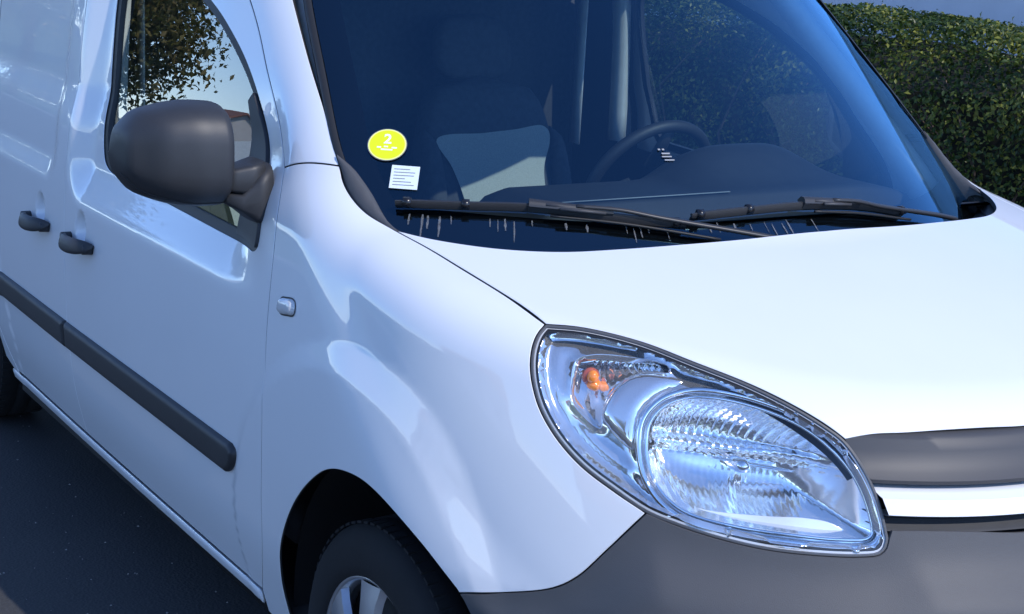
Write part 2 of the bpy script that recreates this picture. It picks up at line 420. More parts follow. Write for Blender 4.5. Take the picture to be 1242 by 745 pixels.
def gap_strip(name,curve,parent,w=.022,off=-.0068,mirror=True):
    """dark sealing strip just behind a shut line"""
    P=snap(crom(curve,.02)); n=len(P); N_=grad(P); v=[];f=[]
    for i in range(n):
        t=P[min(i+1,n-1)]-P[max(i-1,0)]; t/=np.linalg.norm(t); s_=np.cross(N_[i],t)
        for k in (-1,0,1): v.append(P[i]+s_*w*k/2)
    v=np.array(v)
    for _ in range(4): v=v-grad(v)*(Fp(v)-off)[:,None]
    for i in range(n-1):
        for k in range(2): f.append([3*i+k,3*i+k+1,3*i+k+4,3*i+k+3])
    link(name,v,f,M['black'],parent)
    if mirror: link(name,v,f,M['black'],parent,mirror=True)
# outlines of the panels, in metres on the van (x forward from the front axle, y to the left, z up)
HL=[(0.292,-0.738,1.031),(0.336,-0.692,1.031),(0.410,-0.636,1.022),(0.493,-0.590,1.004),(0.570,-0.542,0.984),(0.637,-0.500,0.959),(0.681,-0.471,0.936),(0.704,-0.456,0.920),(0.734,-0.442,0.886),(0.755,-0.432,0.851),(0.771,-0.428,0.820),(0.786,-0.426,0.784),(0.788,-0.431,0.770),(0.786,-0.442,0.760),(0.773,-0.467,0.756),(0.740,-0.519,0.755),(0.688,-0.583,0.757),(0.631,-0.637,0.765),(0.576,-0.680,0.776),(0.541,-0.703,0.785),(0.490,-0.730,0.808),(0.435,-0.756,0.836),(0.387,-0.774,0.872),(0.351,-0.784,0.912),(0.327,-0.785,0.954),(0.310,-0.776,0.991),(0.298,-0.758,1.017)]
RING=[(0.475,-0.674,0.874),(0.469,-0.662,0.913),(0.474,-0.635,0.941),(0.490,-0.598,0.956),(0.517,-0.560,0.959),(0.567,-0.511,0.951),(0.622,-0.468,0.932),(0.666,-0.444,0.907),(0.706,-0.423,0.869),(0.739,-0.409,0.811),(0.753,-0.411,0.773),(0.750,-0.425,0.759),(0.727,-0.467,0.755),(0.687,-0.522,0.757),(0.627,-0.589,0.761),(0.565,-0.641,0.771),(0.527,-0.664,0.792),(0.496,-0.675,0.826)]
IND=[(0.348,-0.721,0.958),(0.339,-0.705,0.979),(0.351,-0.677,0.988),(0.389,-0.633,0.989),(0.436,-0.594,0.983),(0.452,-0.598,0.976),(0.422,-0.648,0.967),(0.414,-0.677,0.950),(0.413,-0.697,0.925),(0.419,-0.709,0.886),(0.392,-0.722,0.898),(0.366,-0.731,0.922)]
BUB=[(0.418,-0.706,0.903),(0.414,-0.696,0.930),(0.418,-0.667,0.959),(0.432,-0.638,0.970),(0.462,-0.606,0.970),(0.486,-0.595,0.962),(0.472,-0.634,0.946),(0.466,-0.664,0.918),(0.475,-0.677,0.874),(0.473,-0.682,0.862)]
LFLOOR=[(0.526,-0.647,0.785),(0.584,-0.598,0.784),(0.639,-0.541,0.786),(0.677,-0.493,0.788),(0.701,-0.461,0.782),(0.723,-0.437,0.762),(0.715,-0.455,0.753),(0.676,-0.510,0.755),(0.615,-0.578,0.759),(0.553,-0.631,0.768)]
COWL=[(0.168,0.000,1.111),(0.162,-0.206,1.110),(0.144,-0.350,1.106),(0.123,-0.466,1.102),(0.098,-0.557,1.098),(0.064,-0.624,1.098),(0.020,-0.682,1.099),(-0.048,-0.744,1.103),(-0.119,-0.789,1.110)]
SHUT=[(-0.119,-0.789,1.110),(-0.026,-0.774,1.095),(0.069,-0.763,1.078),(0.202,-0.747,1.053),(0.292,-0.738,1.031)]
HFRONT=[(0.704,-0.456,0.920),(0.720,-0.412,0.927),(0.740,-0.361,0.929),(0.761,-0.291,0.930),(0.779,-0.216,0.930),(0.792,-0.148,0.927),(0.806,0.000,0.926)]
BSEAM=[(0.287,-0.883,0.581),(0.345,-0.845,0.600),(0.437,-0.797,0.636),(0.471,-0.775,0.665),(0.503,-0.746,0.716),(0.541,-0.703,0.785)]
BTOP=[(0.784,-0.420,0.796),(0.811,-0.362,0.795),(0.836,-0.296,0.791),(0.861,-0.205,0.783)]
BULB=[(0.353,-0.682,0.955)]
# ================================================================ the van
van=empty('delivery_van')
tag(van,'white panel van with dark grey plastic bumper, mirror and side mouldings','van')
DOORF=sides([(-.476,.282),(-.434,.366),(-.410,.43),(-.393,.528),(-.382,.603),(-.376,.676),(-.374,.741),(-.378,.872),(-.381,.953),(-.388,1.032),(-.408,1.107),(-.446,1.175)])
PILF=sides([(-.446,1.175),(-.526,1.248),(-.622,1.335),(-.721,1.427),(-.81,1.495),(-.92,1.555),(-1.06,1.605),(-1.25,1.632),(-1.45,1.638),(-1.55,1.630)])
GAPB=sides([(-1.572,1.60),(-1.585,1.40),(-1.587,1.2),(-1.588,1.0),(-1.588,.85),(-1.585,.7),(-1.58,.5),(-1.575,.283)])
DEFO=snap([(-.308,-.807,1.198),(-.281,-.813,1.173),(-.245,-.814,1.151),(-.194,-.808,1.129),(-.119,-.789,1.110)])
SEAM=snap([(-.446,-.855,1.175),(-.38,-.835,1.190),(-.308,-.807,1.198)])
ARCH=sides([(-.347,.215),(-.352,.282),(-.352,.33),(-.340,.385),(-.322,.44),(-.262,.535),(-.178,.622),(-.084,.684),(.012,.704),(.078,.697),(.193,.646),(.287,.581)])
BSEAM=snap(BSEAM)
WSE=snap([(-.308,-.807,1.198),(-.401,-.791,1.281),(-.527,-.766,1.378),(-.655,-.737,1.482),(-.79,-.700,1.585),(-.90,-.665,1.66)])
mir=lambda L:[(p[0],-p[1],p[2]) for p in L][::-1]
# hood
hood_half=chain(COWL,SHUT,HL[:8],HFRONT)
hh=hood_half[(hood_half[:,1]<-1e-4)]
outl=np.array([COWL[0]]+list(hh)+[HFRONT[-1]]+[(p[0],-p[1],p[2]) for p in hh[::-1]])
hood=panel('hood',outl,(.12,0,1),M['paint'],van,both=False,res=.018,flange=.012)[0]
# fenders
fo=chain(list(DOORF),list(SEAM),list(DEFO),SHUT,[HL[0]]+HL[:18:-1],list(BSEAM)[::-1],list(ARCH)[::-1],[tuple(ARCH[0]),tuple(side(-.474,.228))],[tuple(side(-.474,.228)),tuple(DOORF[0])],step=.011)
fender=panel('front_fender',fo,(.22,-.85,.42),M['paint'],van,res=.014)
for c_ in (list(DOORF),list(PILF),list(SEAM),list(DEFO),SHUT,[HL[0]]+HL[1:8],[HL[0]]+HL[:18:-1],list(BSEAM),HL[11:20]): gap_strip('shut_line_shade',c_,van)
for o in fender: o['label']='white front wing with flared wheel arch'
# side repeater lamps
ro=crom(sides([(-.330,.922),(-.322,.918),(-.295,.921),(-.272,.926),(-.267,.934),(-.270,.950),(-.279,.954),(-.305,.951),(-.324,.947),(-.331,.938)]),.006,True)
rep=panel('side_repeater',ro,(0,-1,0),M['clear'],fender,res=.006,gap=0,flange=0,offf=lambda Q,L:.011*np.sqrt(np.clip(1-(1-np.clip(bdist(Q,L)/.012,0,1))**2,0,1)),rings=(.002,.005))
rb=panel('repeater_seal',ro,(0,-1,0),M['rubber'],rep,res=.006,gap=-.0025,flange=0,off=.0012)
# doors
WIN=sides([(-1.478,1.45),(-1.480,1.40),(-1.472,1.303),(-1.450,1.15),(-1.430,1.065),(-1.412,1.035),(-1.380,1.020),(-1.304,1.013),(-.924,1.004),(-.56,.997),(-.50,.999),(-.474,1.015),(-.477,1.06),(-.505,1.13),(-.56,1.205),(-.69,1.328),(-.841,1.415),(-.945,1.457),(-1.10,1.502),(-1.28,1.525),(-1.41,1.528),(-1.46,1.50)])
WINc=crom(WIN,.012,True)
do=chain(list(DOORF),list(PILF),[tuple(PILF[-1]),tuple(GAPB[0])],list(GAPB),[tuple(GAPB[-1]),tuple(DOORF[0])],step=.012)
HX=[(-1.455,.845),(-1.80,.835)]               # handle centres
def disc(cx,cz,r,s): return sides([(cx+x,cz+z) for x in np.arange(-r,r,s) for z in np.arange(-r,r,s) if x*x+z*z<r*r])
door=panel('front_door',do,(0,-1,.12),M['paint'],van,holes=[WINc],res=.016,extra=disc(HX[0][0],HX[0][1],.075,.007),hole_gap=-.0)
so_=chain([tuple(p) for p in sides([(-1.575,.283),(-1.58,.5),(-1.585,.7),(-1.588,.85),(-1.588,1.0),(-1.587,1.2),(-1.585,1.4),(-1.580,1.58),(-1.6,1.64)])],[tuple(side(-1.6,1.64)),tuple(side(-2.38,1.64))],
   [tuple(p) for p in sides([(-2.38,1.64),(-2.38,1.2),(-2.38,.85),(-2.375,.70)])],[tuple(p) for p in sides([(-2.375,.70),(-2.36,.62),(-2.33,.50),(-2.29,.40),(-2.24,.32),(-2.20,.283)])],[tuple(side(-2.20,.283)),tuple(side(-1.575,.283))],step=.014)
slide=panel('sliding_door',so_,(0,-1,.1),M['paint'],van,res=.022,extra=disc(HX[1][0],HX[1][1],.075,.007))
gap_strip('shut_line_shade',[(-1.583,-.87,z) for z in np.linspace(.28,1.62,14)],van,w=.04)
gap_strip('shut_line_shade',[(-2.383,-.87,z) for z in np.linspace(.7,1.62,10)],van,w=.03)
# rear quarter with wheel arch
ra=[(RX+.375*math.cos(t),WZ+.385*math.sin(t)) for t in np.linspace(math.pi+.28,-.05,24)]
qo=chain([tuple(p) for p in sides([(-2.2,.275),(-2.245,.32),(-2.295,.40),(-2.335,.50),(-2.365,.62),(-2.38,.70),(-2.386,.85),(-2.386,1.2),(-2.386,1.64)])],[tuple(side(-2.386,1.64)),tuple(side(-3.28,1.64))],[tuple(side(-3.28,1.64)),tuple(side(-3.28,.30))],[tuple(side(-3.28,.30)),tuple(sides(ra[:1])[0])],[tuple(p) for p in sides(ra)],[tuple(sides(ra[-1:])[0]),tuple(side(-2.25,.275)),tuple(side(-2.2,.275))],step=.02)
quarter=panel('rear_quarter_panel',qo,(0,-1,.1),M['paint'],van,res=.035)
# sills
so2=chain([tuple(side(-.485,.262)),tuple(side(-.49,.274))],[tuple(side(-.49,.274)),tuple(side(-2.27,.274))],[tuple(side(-2.27,.274)),tuple(side(-2.27,.245))],[tuple(side(-2.27,.245)),tuple(side(-.485,.245))],[tuple(side(-.485,.245)),tuple(side(-.485,.262))],step=.02)
sill=panel('sill',so2,(0,-1,-.15),M['paint'],van,res=.02,off=.001,gap=.0,offf=lambda Q,L:.004*np.sqrt(np.clip(1-(1-np.clip(bdist(Q,L)/.012,0,1))**2,0,1)),rings=(.003,.008),flange=.02,edge=M['paint'])
# pillars and cant rails, roof, back doors
po=chain(list(SEAM)[::1],list(WSE),[tuple(WSE[-1]),(-1.0,-.66,1.69)],[(-1.0,-.66,1.69),(-1.25,-.70,1.705),(-2.0,-.715,1.71),(-3.2,-.715,1.71)],[(-3.2,-.715,1.71),tuple(side(-3.28,1.648))],[tuple(side(-3.28,1.648)),tuple(side(-1.60,1.648))],[tuple(side(-1.60,1.648)),tuple(side(-1.575,1.645))],[tuple(side(-1.575,1.645)),tuple(PILF[-1])],list(PILF)[::-1],step=.014)
pil=panel('roof_pillar',po,(.15,-.85,.5),M['paint'],van,res=.02,flange=.014)
rf=[(-.915,-.662,1.665),(-1.0,-.655,1.69),(-1.25,-.695,1.71),(-2.0,-.71,1.71),(-3.2,-.71,1.71)]
top=[(screen_x(y,1.72)-.02,y,1.72) for y in np.linspace(-.645,.645,15)]
ro_=np.array([top[0]]+[tuple(p) for p in crom(rf,.03)]+[tuple(p) for p in crom(mir(rf),.03)]+top[::-1][:-1])
panel('roof',ro_,(0,0,1),M['paint'],van,both=False,res=.05,flange=.012)
bo=np.array([(-3.3,y,z) for y,z in [(-.80,.3),(-.86,.5),(-.86,1.0),(-.82,1.5),(-.68,1.66),(.68,1.66),(.82,1.5),(.86,1.0),(.86,.5),(.80,.3)]])
panel('back_door',bo,(-1,0,0),M['paint'],van,both=False,res=.06)
# side mouldings
def crown(h,w): return lambda Q,L:h*np.sqrt(np.clip(1-(1-np.clip(bdist(Q,L)/w,0,1))**2,0,1))
def bar(x0,x1,name,par,ends=True):
    r=.012; L=[(x1-.004,.588),(x1+.006,.580),(x1,.555),(x1-.022,.532),(x1-.034,.524)] if ends else [(x1,.594),(x1,.522)]
    c1=[tuple(p) for p in sides([(x0,.593),((x0+x1)/2,.594),(x1-.014,.593)])]; c2=[tuple(p) for p in sides([(x1-.014,.593)]+L[1:-1]+[(x1-.040,.522)])] if ends else [tuple(side(x1,.594)),tuple(side(x1,.522))]
    if not ends: c1=[tuple(p) for p in sides([(x0,.593),((x0+x1)/2,.594),(x1,.594)])]
    e=x1-.040 if ends else x1
    c3=[tuple(p) for p in sides([(e,.522),((x0+x1)/2,.523),(x0,.523)])]; c4=[tuple(side(x0,.523)),tuple(side(x0,.593))]
    return panel(name,chain(c1,c2,c3,c4,step=.01),(0,-1,0),M['plastic_d'],par,res=.02,gap=0,off=.001,offf=crown(.014,.014),rings=(.0015,.004,.008,.013),flange=.004)
m1=bar(-1.580,-.515,'side_moulding',door); m2=bar(-2.36,-1.588,'side_moulding',slide,False)
# window seals, glass, mirror sail
SEALI=inset2(np.stack([WINc[:,0],WINc[:,2]],1),.020); sealc=sides(SEALI)
panel('window_seal',WINc,(0,-1,.15),M['rubber'],door,holes=[sealc],res=.012,off=-.004,gap=.0005,hole_gap=0,flange=.014)
_A=np.stack([np.ones(len(sealc)),sealc[:,0],sealc[:,2],sealc[:,2]**2],1); _c=np.linalg.lstsq(_A,sealc[:,1],rcond=None)[0]
def paneproj(P):                                # side glass: straight along the van, gently curved upwards
    X=P.copy(); X[:,1]=_c[0]+_c[1]*P[:,0]+_c[2]*P[:,2]+_c[3]*P[:,2]**2+.013; return X
gl=panel('window_glass',sealc,(0,-1,0),M['glass'],door,res=.03,gap=-.008,flange=0,project=paneproj)
SAIL=sides([(-.482,1.012),(-.485,1.06),(-.512,1.128),(-.566,1.20),(-.66,1.292),(-.675,1.275),(-.635,1.20),(-.618,1.10),(-.622,1.012)])
sail=panel('mirror_sail',chain([tuple(p) for p in SAIL[:5]],[tuple(SAIL[4]),tuple(SAIL[5])],[tuple(p) for p in SAIL[5:]],[tuple(SAIL[-1]),tuple(SAIL[0])],step=.01),(0,-1,.15),M['plastic_d'],door,res=.012,off=.006,gap=0,flange=.016)
# door handles
def handle(cx,cz,par):
    b=Bag(); secs=[]
    for t in np.linspace(-1,1,25):
        x=cx+t*.100; p=side(x,cz-.035); e=max(.06,(1-abs(t)**3.2)); w=.0190*e**.55*(1+.12*t); lift=.010+.026*(1-abs(t)**2.4); th=.0105*e**.5
        zc=cz-.014+.004*t-.004*(1-t*t); q=[]
        for k in range(16):
            a=2*math.pi*k/16; ca,sa=math.cos(a),math.sin(a); q.append((x,p[1]-lift*e**.25-th*math.copysign(abs(ca)**.8,ca)+.004*sa,zc+w*math.copysign(abs(sa)**.85,sa)))
        secs.append(q)
    b.loft(secs)
    for t in (-.80,.80):
        x=cx+t*.100; p=side(x,cz-.035); b.tube([(x,p[1]+.004,cz-.018),(x,p[1]-.024,cz-.017)],[.014,.013],12)
    return both(b,'door_handle',M['plastic_d'],par)
handle(*HX[0],door); handle(*HX[1],slide)
# ---- windscreen
_gy=np.linspace(0,.84,169); _gz=np.linspace(.98,1.78,161); _Y,_Z=np.meshgrid(_gy,_gz,indexing='ij'); _hi=screen_x(_Y,_Z)+.02; _lo=_hi-.16
for _ in range(22):                            # x of the screen skin, rounded into the pillars, on a fine grid
    _m=.5*(_lo+_hi); _i=cab_screen(_m.ravel(),_Y.ravel(),_Z.ravel()).reshape(_Y.shape)<0; _lo=np.where(_i,_m,_lo); _hi=np.where(_i,_hi,_m)
_SX=.5*(_lo+_hi)
def scrx(y,z):
    a=np.clip(np.abs(y)/.005,0,167.999); b=np.clip((z-.98)/.005,0,159.999); i=a.astype(int); j=b.astype(int); a=a-i; b=b-j
    return (_SX[i,j]*(1-a)+_SX[i+1,j]*a)*(1-b)+(_SX[i,j+1]*(1-a)+_SX[i+1,j+1]*a)*b
def scr(y,z,off=0.):
    y=np.asarray(y,float); z=np.asarray(z,float); shp=y.shape; y=np.atleast_1d(y); z=np.atleast_1d(z); x=scrx(y,z); e=.01
    n=np.stack([np.ones_like(y),-(scrx(y+e,z)-scrx(y-e,z))/(2*e),-(scrx(y,z+e)-scrx(y,z-e))/(2*e)],-1); n/=np.linalg.norm(n,axis=-1,keepdims=True)
    return (np.stack([x,y,z],-1)+n*off).reshape(shp+(3,))
edge_y=spline([1.0,1.1,1.198,1.281,1.378,1.482,1.585,1.69],[.775,.792,.801,.785,.759,.730,.694,.650])
zz=np.linspace(1.045,1.70,40)
wo=[(-edge_y(z),z) for z in zz]+[(y,1.70+.022*(1-(y/.65)**2)) for y in np.linspace(-.63,.63,25)]+[(edge_y(z),z) for z in zz[::-1]]+[(y,1.045) for y in np.linspace(.76,-.76,40)]
wo=np.array([(float(a),float(b)) for a,b in wo])
Q,T,bl=patch2d(wo,[],.035)
def flipT(Q,T,X):
    n=np.cross(X[T[:,1]]-X[T[:,0]],X[T[:,2]]-X[T[:,0]]); T=T.copy(); k=n[:,0]<0; T[k]=T[k][:,::-1]; return T
X=scr(Q[:,0],Q[:,1],-.003); ws=link('windscreen',X,flipT(Q,T,X),M['screen'],van,scr(Q[:,0],Q[:,1],1.)-scr(Q[:,0],Q[:,1]))
ih=[(-edge_y(z)+.050,z) for z in np.linspace(1.155,1.64,24)]+[(y,1.655) for y in np.linspace(-.56,.56,14)]+[(edge_y(z)-.050,z) for z in np.linspace(1.64,1.155,24)]+[(y,1.128+.016*abs(y/.75)**3) for y in np.linspace(.73,-.73,24)]
ih=np.array([(float(a),float(b)) for a,b in ih])
Q,T,bl=patch2d(inset2(wo,.002),[ih],.03); X=scr(Q[:,0],Q[:,1],-.0055); link('windscreen_border',X,flipT(Q,T,X),M['frit'],ws)
# rubber strip along both screen edges
for s in (-1,1):
    b=Bag(); zs=np.linspace(1.19,1.70,30)
    outer=[tuple(p) for p in crom(WSE,.02)]
    secs=[]
    for z in zs:
        y=float(edge_y(z))*-1; i=scr(np.array(y+.0045),np.array(z),.001); o_=scr(np.array(y-.006),np.array(z),.001); d_=scr(np.array(y-.010),np.array(z),-.014)
        secs.append([tuple(i),tuple(scr(np.array(y-.001),np.array(z),.0035)),tuple(o_),tuple(d_)])
    b.loft(secs,closed=False,cap=False); b.build('screen_seal',M['rubber'],ws,mirror=(s==1))
# cowl tray and corner deflectors
b=Bag(); secs=[]
cw=crom(COWL,.03); cy=np.array(list(cw)+[(p[0],-p[1],p[2]) for p in cw[::-1]][1:])
for p in cy:
    yy=max(-.79,min(.79,p[1])); g=scr(np.array(yy),np.array(1.060),-.001)
    secs.append([(p[0]+.035,p[1]*1.0,p[2]-.024),(p[0]+.005,p[1],p[2]-.022),(p[0]*.6+g[0]*.4,p[1]*.6+g[1]*.4,p[2]-.034),(g[0]+.004,yy,g[2]),(g[0]+.03,yy,g[2]-.06)])
b.loft(secs,closed=False,cap=False); b.build('cowl_tray',M['plastic_d'],van)
b=Bag(); di=crom([tuple(scr(np.array(y),np.array(z),.006)) for y,z in [(-.803,1.214),(-.790,1.193),(-.784,1.173),(-.780,1.154),(-.777,1.122),(-.772,1.085)]],.008); do_=crom(list(DEFO)+[(-.085,-.775,1.095)],.008)
ts=np.linspace(0,1,26); at=lambda P,t:P[int(round(t*(len(P)-1)))]
secs=[]
for t in ts:
    i=np.array(at(di,t)); o_=np.array(at(do_,t)); n=np.array([.3,-.5,.8]); w=np.linalg.norm(o_-i)
    secs.append([tuple(i+np.array([-.004,.004,-.012])),tuple(i),tuple(i*.72+o_*.28+n*.10*w),tuple(i*.4+o_*.6+n*.07*w),tuple(o_+np.array([0,.004,-.002])),tuple(o_+np.array([0,.006,-.03]))])
b.loft(secs,closed=False,cap=False); both(b,'screen_corner_trim',M['plastic'],van)
# wipers
def wiper(bl_pts,hub,arm):
    root=empty('wiper',van)
    P=lambda y,z,o:tuple(scr(np.array(y),np.array(z),o))
    pts=crom([(a,c,0) for a,c in bl_pts],.02)
    b=Bag(); n=len(pts); prof=[]
    secs=[]
    for i,p in enumerate(pts):
        e=min(1,.55+min(i,n-1-i)*.25); ctr=np.array(P(p[0],p[1],.017)); q=pts[min(i+1,n-1)]-pts[max(i-1,0)]
        t=np.array(P(p[0]+q[0]*.1,p[1]+q[1]*.1,.017))-ctr; t/=np.linalg.norm(t); nn=np.array(P(p[0],p[1],1.))-np.array(P(p[0],p[1],0.)); s=np.cross(nn,t)
        secs.append([tuple(ctr+s*a*e*.0082+nn*h*e*.0085) for a,h in [(-1,-.7),(-.7,.35),(-.15,.95),(.35,.75),(1,-.3),(.9,-.8)]])
    b.loft(secs); b.build('wiper_blade',M['blade'],root,auto=40)
    b=Bag(); b.loft([[tuple(np.array(P(p[0],p[1],h))+np.array([0,0,dz])) for h,dz in [(.012,.003),(.0015,0),(.0015,-.002),(.012,-.003)]] for p in pts]); b.build('rubber_lip',M['rubber'],root)
    # clips and hub
    for p in (pts[1],pts[len(pts)//4],pts[-2]):
        q_=np.array([.006,-.002]); b=Bag(); b.tube([P(p[0]-q_[0],p[1],.0175),P(p[0]+q_[0],p[1],.0175)],.0098,10); b.build('blade_clip',M['gloss_black'],root)
    b=Bag(); hs=[]
    for t in np.linspace(0,1,9):
        y=hub[0][0]*(1-t)+hub[1][0]*t; z=hub[0][1]*(1-t)+hub[1][1]*t; w=.011*(1-.35*t); c_=np.array(P(y,z,.024))
        nn=np.array(P(y,z,1.))-np.array(P(y,z,0.)); tt=np.array(P(hub[1][0],hub[1][1],.028))-np.array(P(hub[0][0],hub[0][1],.028)); tt/=np.linalg.norm(tt); s=np.cross(nn,tt)
        hs.append([tuple(c_+s*a*w+nn*h) for a,h in [(-1,-.010),(-.85,.004),(-.3,.008),(.3,.008),(.85,.004),(1,-.010)]])
    b.loft(hs); b.build('blade_hub',M['blade'],root,auto=40)
    b=Bag(); b.tube(crom([P(y,z,o) for y,z,o in arm],.02),[.0065+.003*t for t in np.linspace(0,1,len(crom([P(y,z,o) for y,z,o in arm],.02)))],8,flat=.6); b.build('wiper_arm',M['blade'],root)
    b=Bag(); h0=hub[0]; b.tube(crom([P(h0[0]+.03,h0[1]-.012,.012),P(h0[0]+.16,h0[1]-.022,.010),P(h0[0]+.32,h0[1]-.045,.008)],.02),.0028,6); b.build('washer_tube',M['rubber'],root)
    for q in range(2):
        b=Bag(); b.tube([P(h0[0]+.025+.02*q,h0[1]-.004-.006*q,.030),P(h0[0]+.10+.02*q,h0[1]-.010-.004*q,.028)],.0032,6); b.build('spring_link',M['trim'],root)
    return root
wiper([(-.752,1.138),(-.645,1.140),(-.54,1.141),(-.428,1.131),(-.282,1.118)],[(-.545,1.142),(-.41,1.131)],[(-.47,1.137,.030),(-.40,1.131,.033),(-.33,1.122,.027),(-.16,1.098,.020),(-.06,1.082,.016)])
wiper([(-.262,1.131),(-.135,1.138),(.001,1.141),(.162,1.131),(.300,1.109)],[(-.005,1.143),(.15,1.132)],[(.07,1.138,.030),(.13,1.131,.033),(.20,1.121,.027),(.42,1.090,.018),(.50,1.075,.016)])
# dried water streaks below the wipers
b=Bag()
for y0 in (-.735,-.715,-.708,-.690,-.672,-.612,-.600,-.588,-.575,-.545,-.49,-.455,-.385,-.372,-.360,-.345,-.31,-.225,-.205,-.17,-.135,-.10,-.085,-.06,-.045,.02):
    L=random.uniform(.008,.036); z0=1.130-random.uniform(0,.006)-.012*max(0,(y0+.5)*.3); w=random.uniform(.0008,.0022); n=8; pr=[]
    dn=1+y0*y0+1.44; sl=L*(1.2*y0/dn)/(1-1.44/dn)+random.uniform(-.001,.001)
    for i in range(n):
        t=i/(n-1); y=y0+sl*t+random.uniform(-.0003,.0003); z=z0-L*t; ww=w*(.4+.6*math.sin(math.pi*(t*.8+.15)))*random.uniform(.6,1.2)
        pr.append((tuple(scr(np.array(y-ww),np.array(z),-.0015)),tuple(scr(np.array(y+ww),np.array(z),-.0015))))
    b.add([p for q in pr for p in q],[[2*i,2*i+2,2*i+3,2*i+1] for i in range(n-1)])
so_=b.build('dried_streak',M['streak'],ws); so_['kind']='stuff'
# stickers inside the glass
def onscreen(cy,cz,off,pts,rot=0.):
    c0=scr(np.array(cy),np.array(cz),off); n=scr(np.array(cy),np.array(cz),1.)-scr(np.array(cy),np.array(cz),0.)
    r=np.cross(np.array([0,0,1.]),n); r/=np.linalg.norm(r); u=np.cross(n,r)
    return [tuple(c0+r*(a*math.cos(rot)-b_*math.sin(rot))+u*(a*math.sin(rot)+b_*math.cos(rot))) for a,b_ in pts]
def flat(name,cy,cz,off,pts,m,par,rot=0.):
    v=onscreen(cy,cz,off,pts,rot); return link(name,v,[list(range(len(v)))],m,par,smooth=False)
circ=lambda r,n=40:[(r*math.cos(2*math.pi*k/n),r*math.sin(2*math.pi*k/n)) for k in range(n)]
SY,SZ=-.719,1.2385
stk=flat('round_sticker',SY,SZ,.0000,circ(.0378),M['ink'],ws); flat('sticker_rim',SY,SZ,.0003,circ(.0362),M['yellow_rim'],stk); stk['label']='round yellow sticker with the number 2'
flat('sticker_face',SY,SZ,.0006,circ(.0335),M['yellow'],stk)
def text(name,body,size,cy,cz,off,dx,dy,m,par):
    cu=bpy.data.curves.new(name,'FONT'); cu.body=body; cu.size=size; cu.align_x='CENTER'; cu.align_y='CENTER'; cu.offset=size*.02
    t=bpy.data.objects.new(name,cu); col.objects.link(t); dg=bpy.context.evaluated_depsgraph_get(); me=bpy.data.meshes.new_from_object(t.evaluated_get(dg)); bpy.data.objects.remove(t)
    me.materials.clear(); me.materials.append(m); vs_=onscreen(cy,cz,off,[(v.co.x+dx,v.co.y+dy) for v in me.vertices])
    for v,p in zip(me.vertices,vs_): v.co=p
    o=bpy.data.objects.new(name,me); col.objects.link(o); o.parent=par; return o
text('sticker_number','2',.031,SY,SZ,.0010,0,.012,M['white_ink'],stk)
for k,(dx,dy,w) in enumerate([(-.015,-.007,.008),(.014,-.007,.010),(-.002,-.005,.008),(.0,-.012,.022)]):
    flat('sticker_print',SY,SZ,.0009,[(dx-w/2,dy-.0016),(dx+w/2,dy-.0016),(dx+w/2,dy+.0016),(dx-w/2,dy+.0016)],M['white_ink'],stk)
pap=flat('paper_label',-.7165,1.1865,.0002,[(-.0265,-.0265),(.0265,-.0265),(.0265,.0265),(-.0265,.0265)],M['paper'],ws,-.02); pap['label']='small white square label with lines of print'
for k,w in enumerate((.030,.040,.038,.022,.034,.040)):
    y=.018-.0072*k; flat('label_print',-.7165,1.1865,.0006,[(-.021,y-.0008),(-.021+w,y-.0008),(-.021+w,y+.0008),(-.021,y+.0008)],M['ink'],pap)
for k,(dx,w) in enumerate([(-.014,.006),(-.003,.006),(0,.022),(0,.026),(.004,.026)]):
    dy=[.017,.017,.004,-.006,-.017][k]; h=[.0028,.0028,.0026,.0022,.0022][k]
    flat('etched_mark',-.228,1.2375,-.0005,[(.8*(dx-w/2),.8*dy-h*.7),(.8*(dx+w/2),.8*dy-h*.7),(.8*(dx+w/2),.8*dy+h*.7),(.8*(dx-w/2),.8*dy+h*.7)],M['etch'],ws)
# ---- nose: bumper and grille
ctr=lambda z:tuple(onto(np.array([[.8,-.0005,z]]),(1,0,0),0,.3)[0])
btop=[tuple(p) for p in snap(BTOP)]+[ctr(.779)]
bo=chain(list(BSEAM),[HL[19],HL[18],HL[17],HL[16],HL[15],HL[14],HL[13],HL[12],HL[11],tuple(btop[0])],btop,[btop[-1],ctr(.5),ctr(.20)],[ctr(.20),tuple(snap([(.80,-.3,.19)])[0]),tuple(snap([(.62,-.6,.19)])[0]),tuple(side(.34,.20))],[tuple(p) for p in sides([(.34,.20),(.362,.27),(.368,.34),(.362,.42),(.340,.50),(.287,.581)])],step=.014)
DB=np.array([.72,-.69,.08]); DB/=np.linalg.norm(DB); _,f1,f2=frame2(DB); bo2=np.stack([bo@f1,bo@f2],1)
mid=np.array([ctr(.5)]); mid2=float((mid@f1)[0])
def puff(P):                                     # the bumper swells out below the lamps
    X=onto(P,DB,0,.75); Q=np.stack([P@f1,P@f2],1); z=X[:,2]
    edge=bo2[np.abs(bo[:,1])>.002]; d=bdist(Q,[edge]); 
    return X+grad(X)*(.034*sstep(.0,.13,d)*sstep(.80,.66,z)*(1-.35*sstep(.45,.2,z)))[:,None]
bmp=panel('front_bumper',bo,DB,M['plastic'],van,res=.014,gap=.0015,flange=.03,project=puff)
bm=bmp[0]; other=bmp[1]
# join the two halves into one part
me=bm.data; v0=len(me.vertices)
Vall=[tuple(v.co) for v in me.vertices]+[tuple(v.co) for v in other.data.vertices]; Fall=[list(p.vertices) for p in me.polygons]+[[i+v0 for i in p.vertices] for p in other.data.polygons]
bpy.data.objects.remove(other); bpy.data.objects.remove(bm)
bumper=link('front_bumper',Vall,Fall,M['plastic'],van)
try: bumper.data.set_sharp_from_angle(angle=R_(45))
except Exception: pass
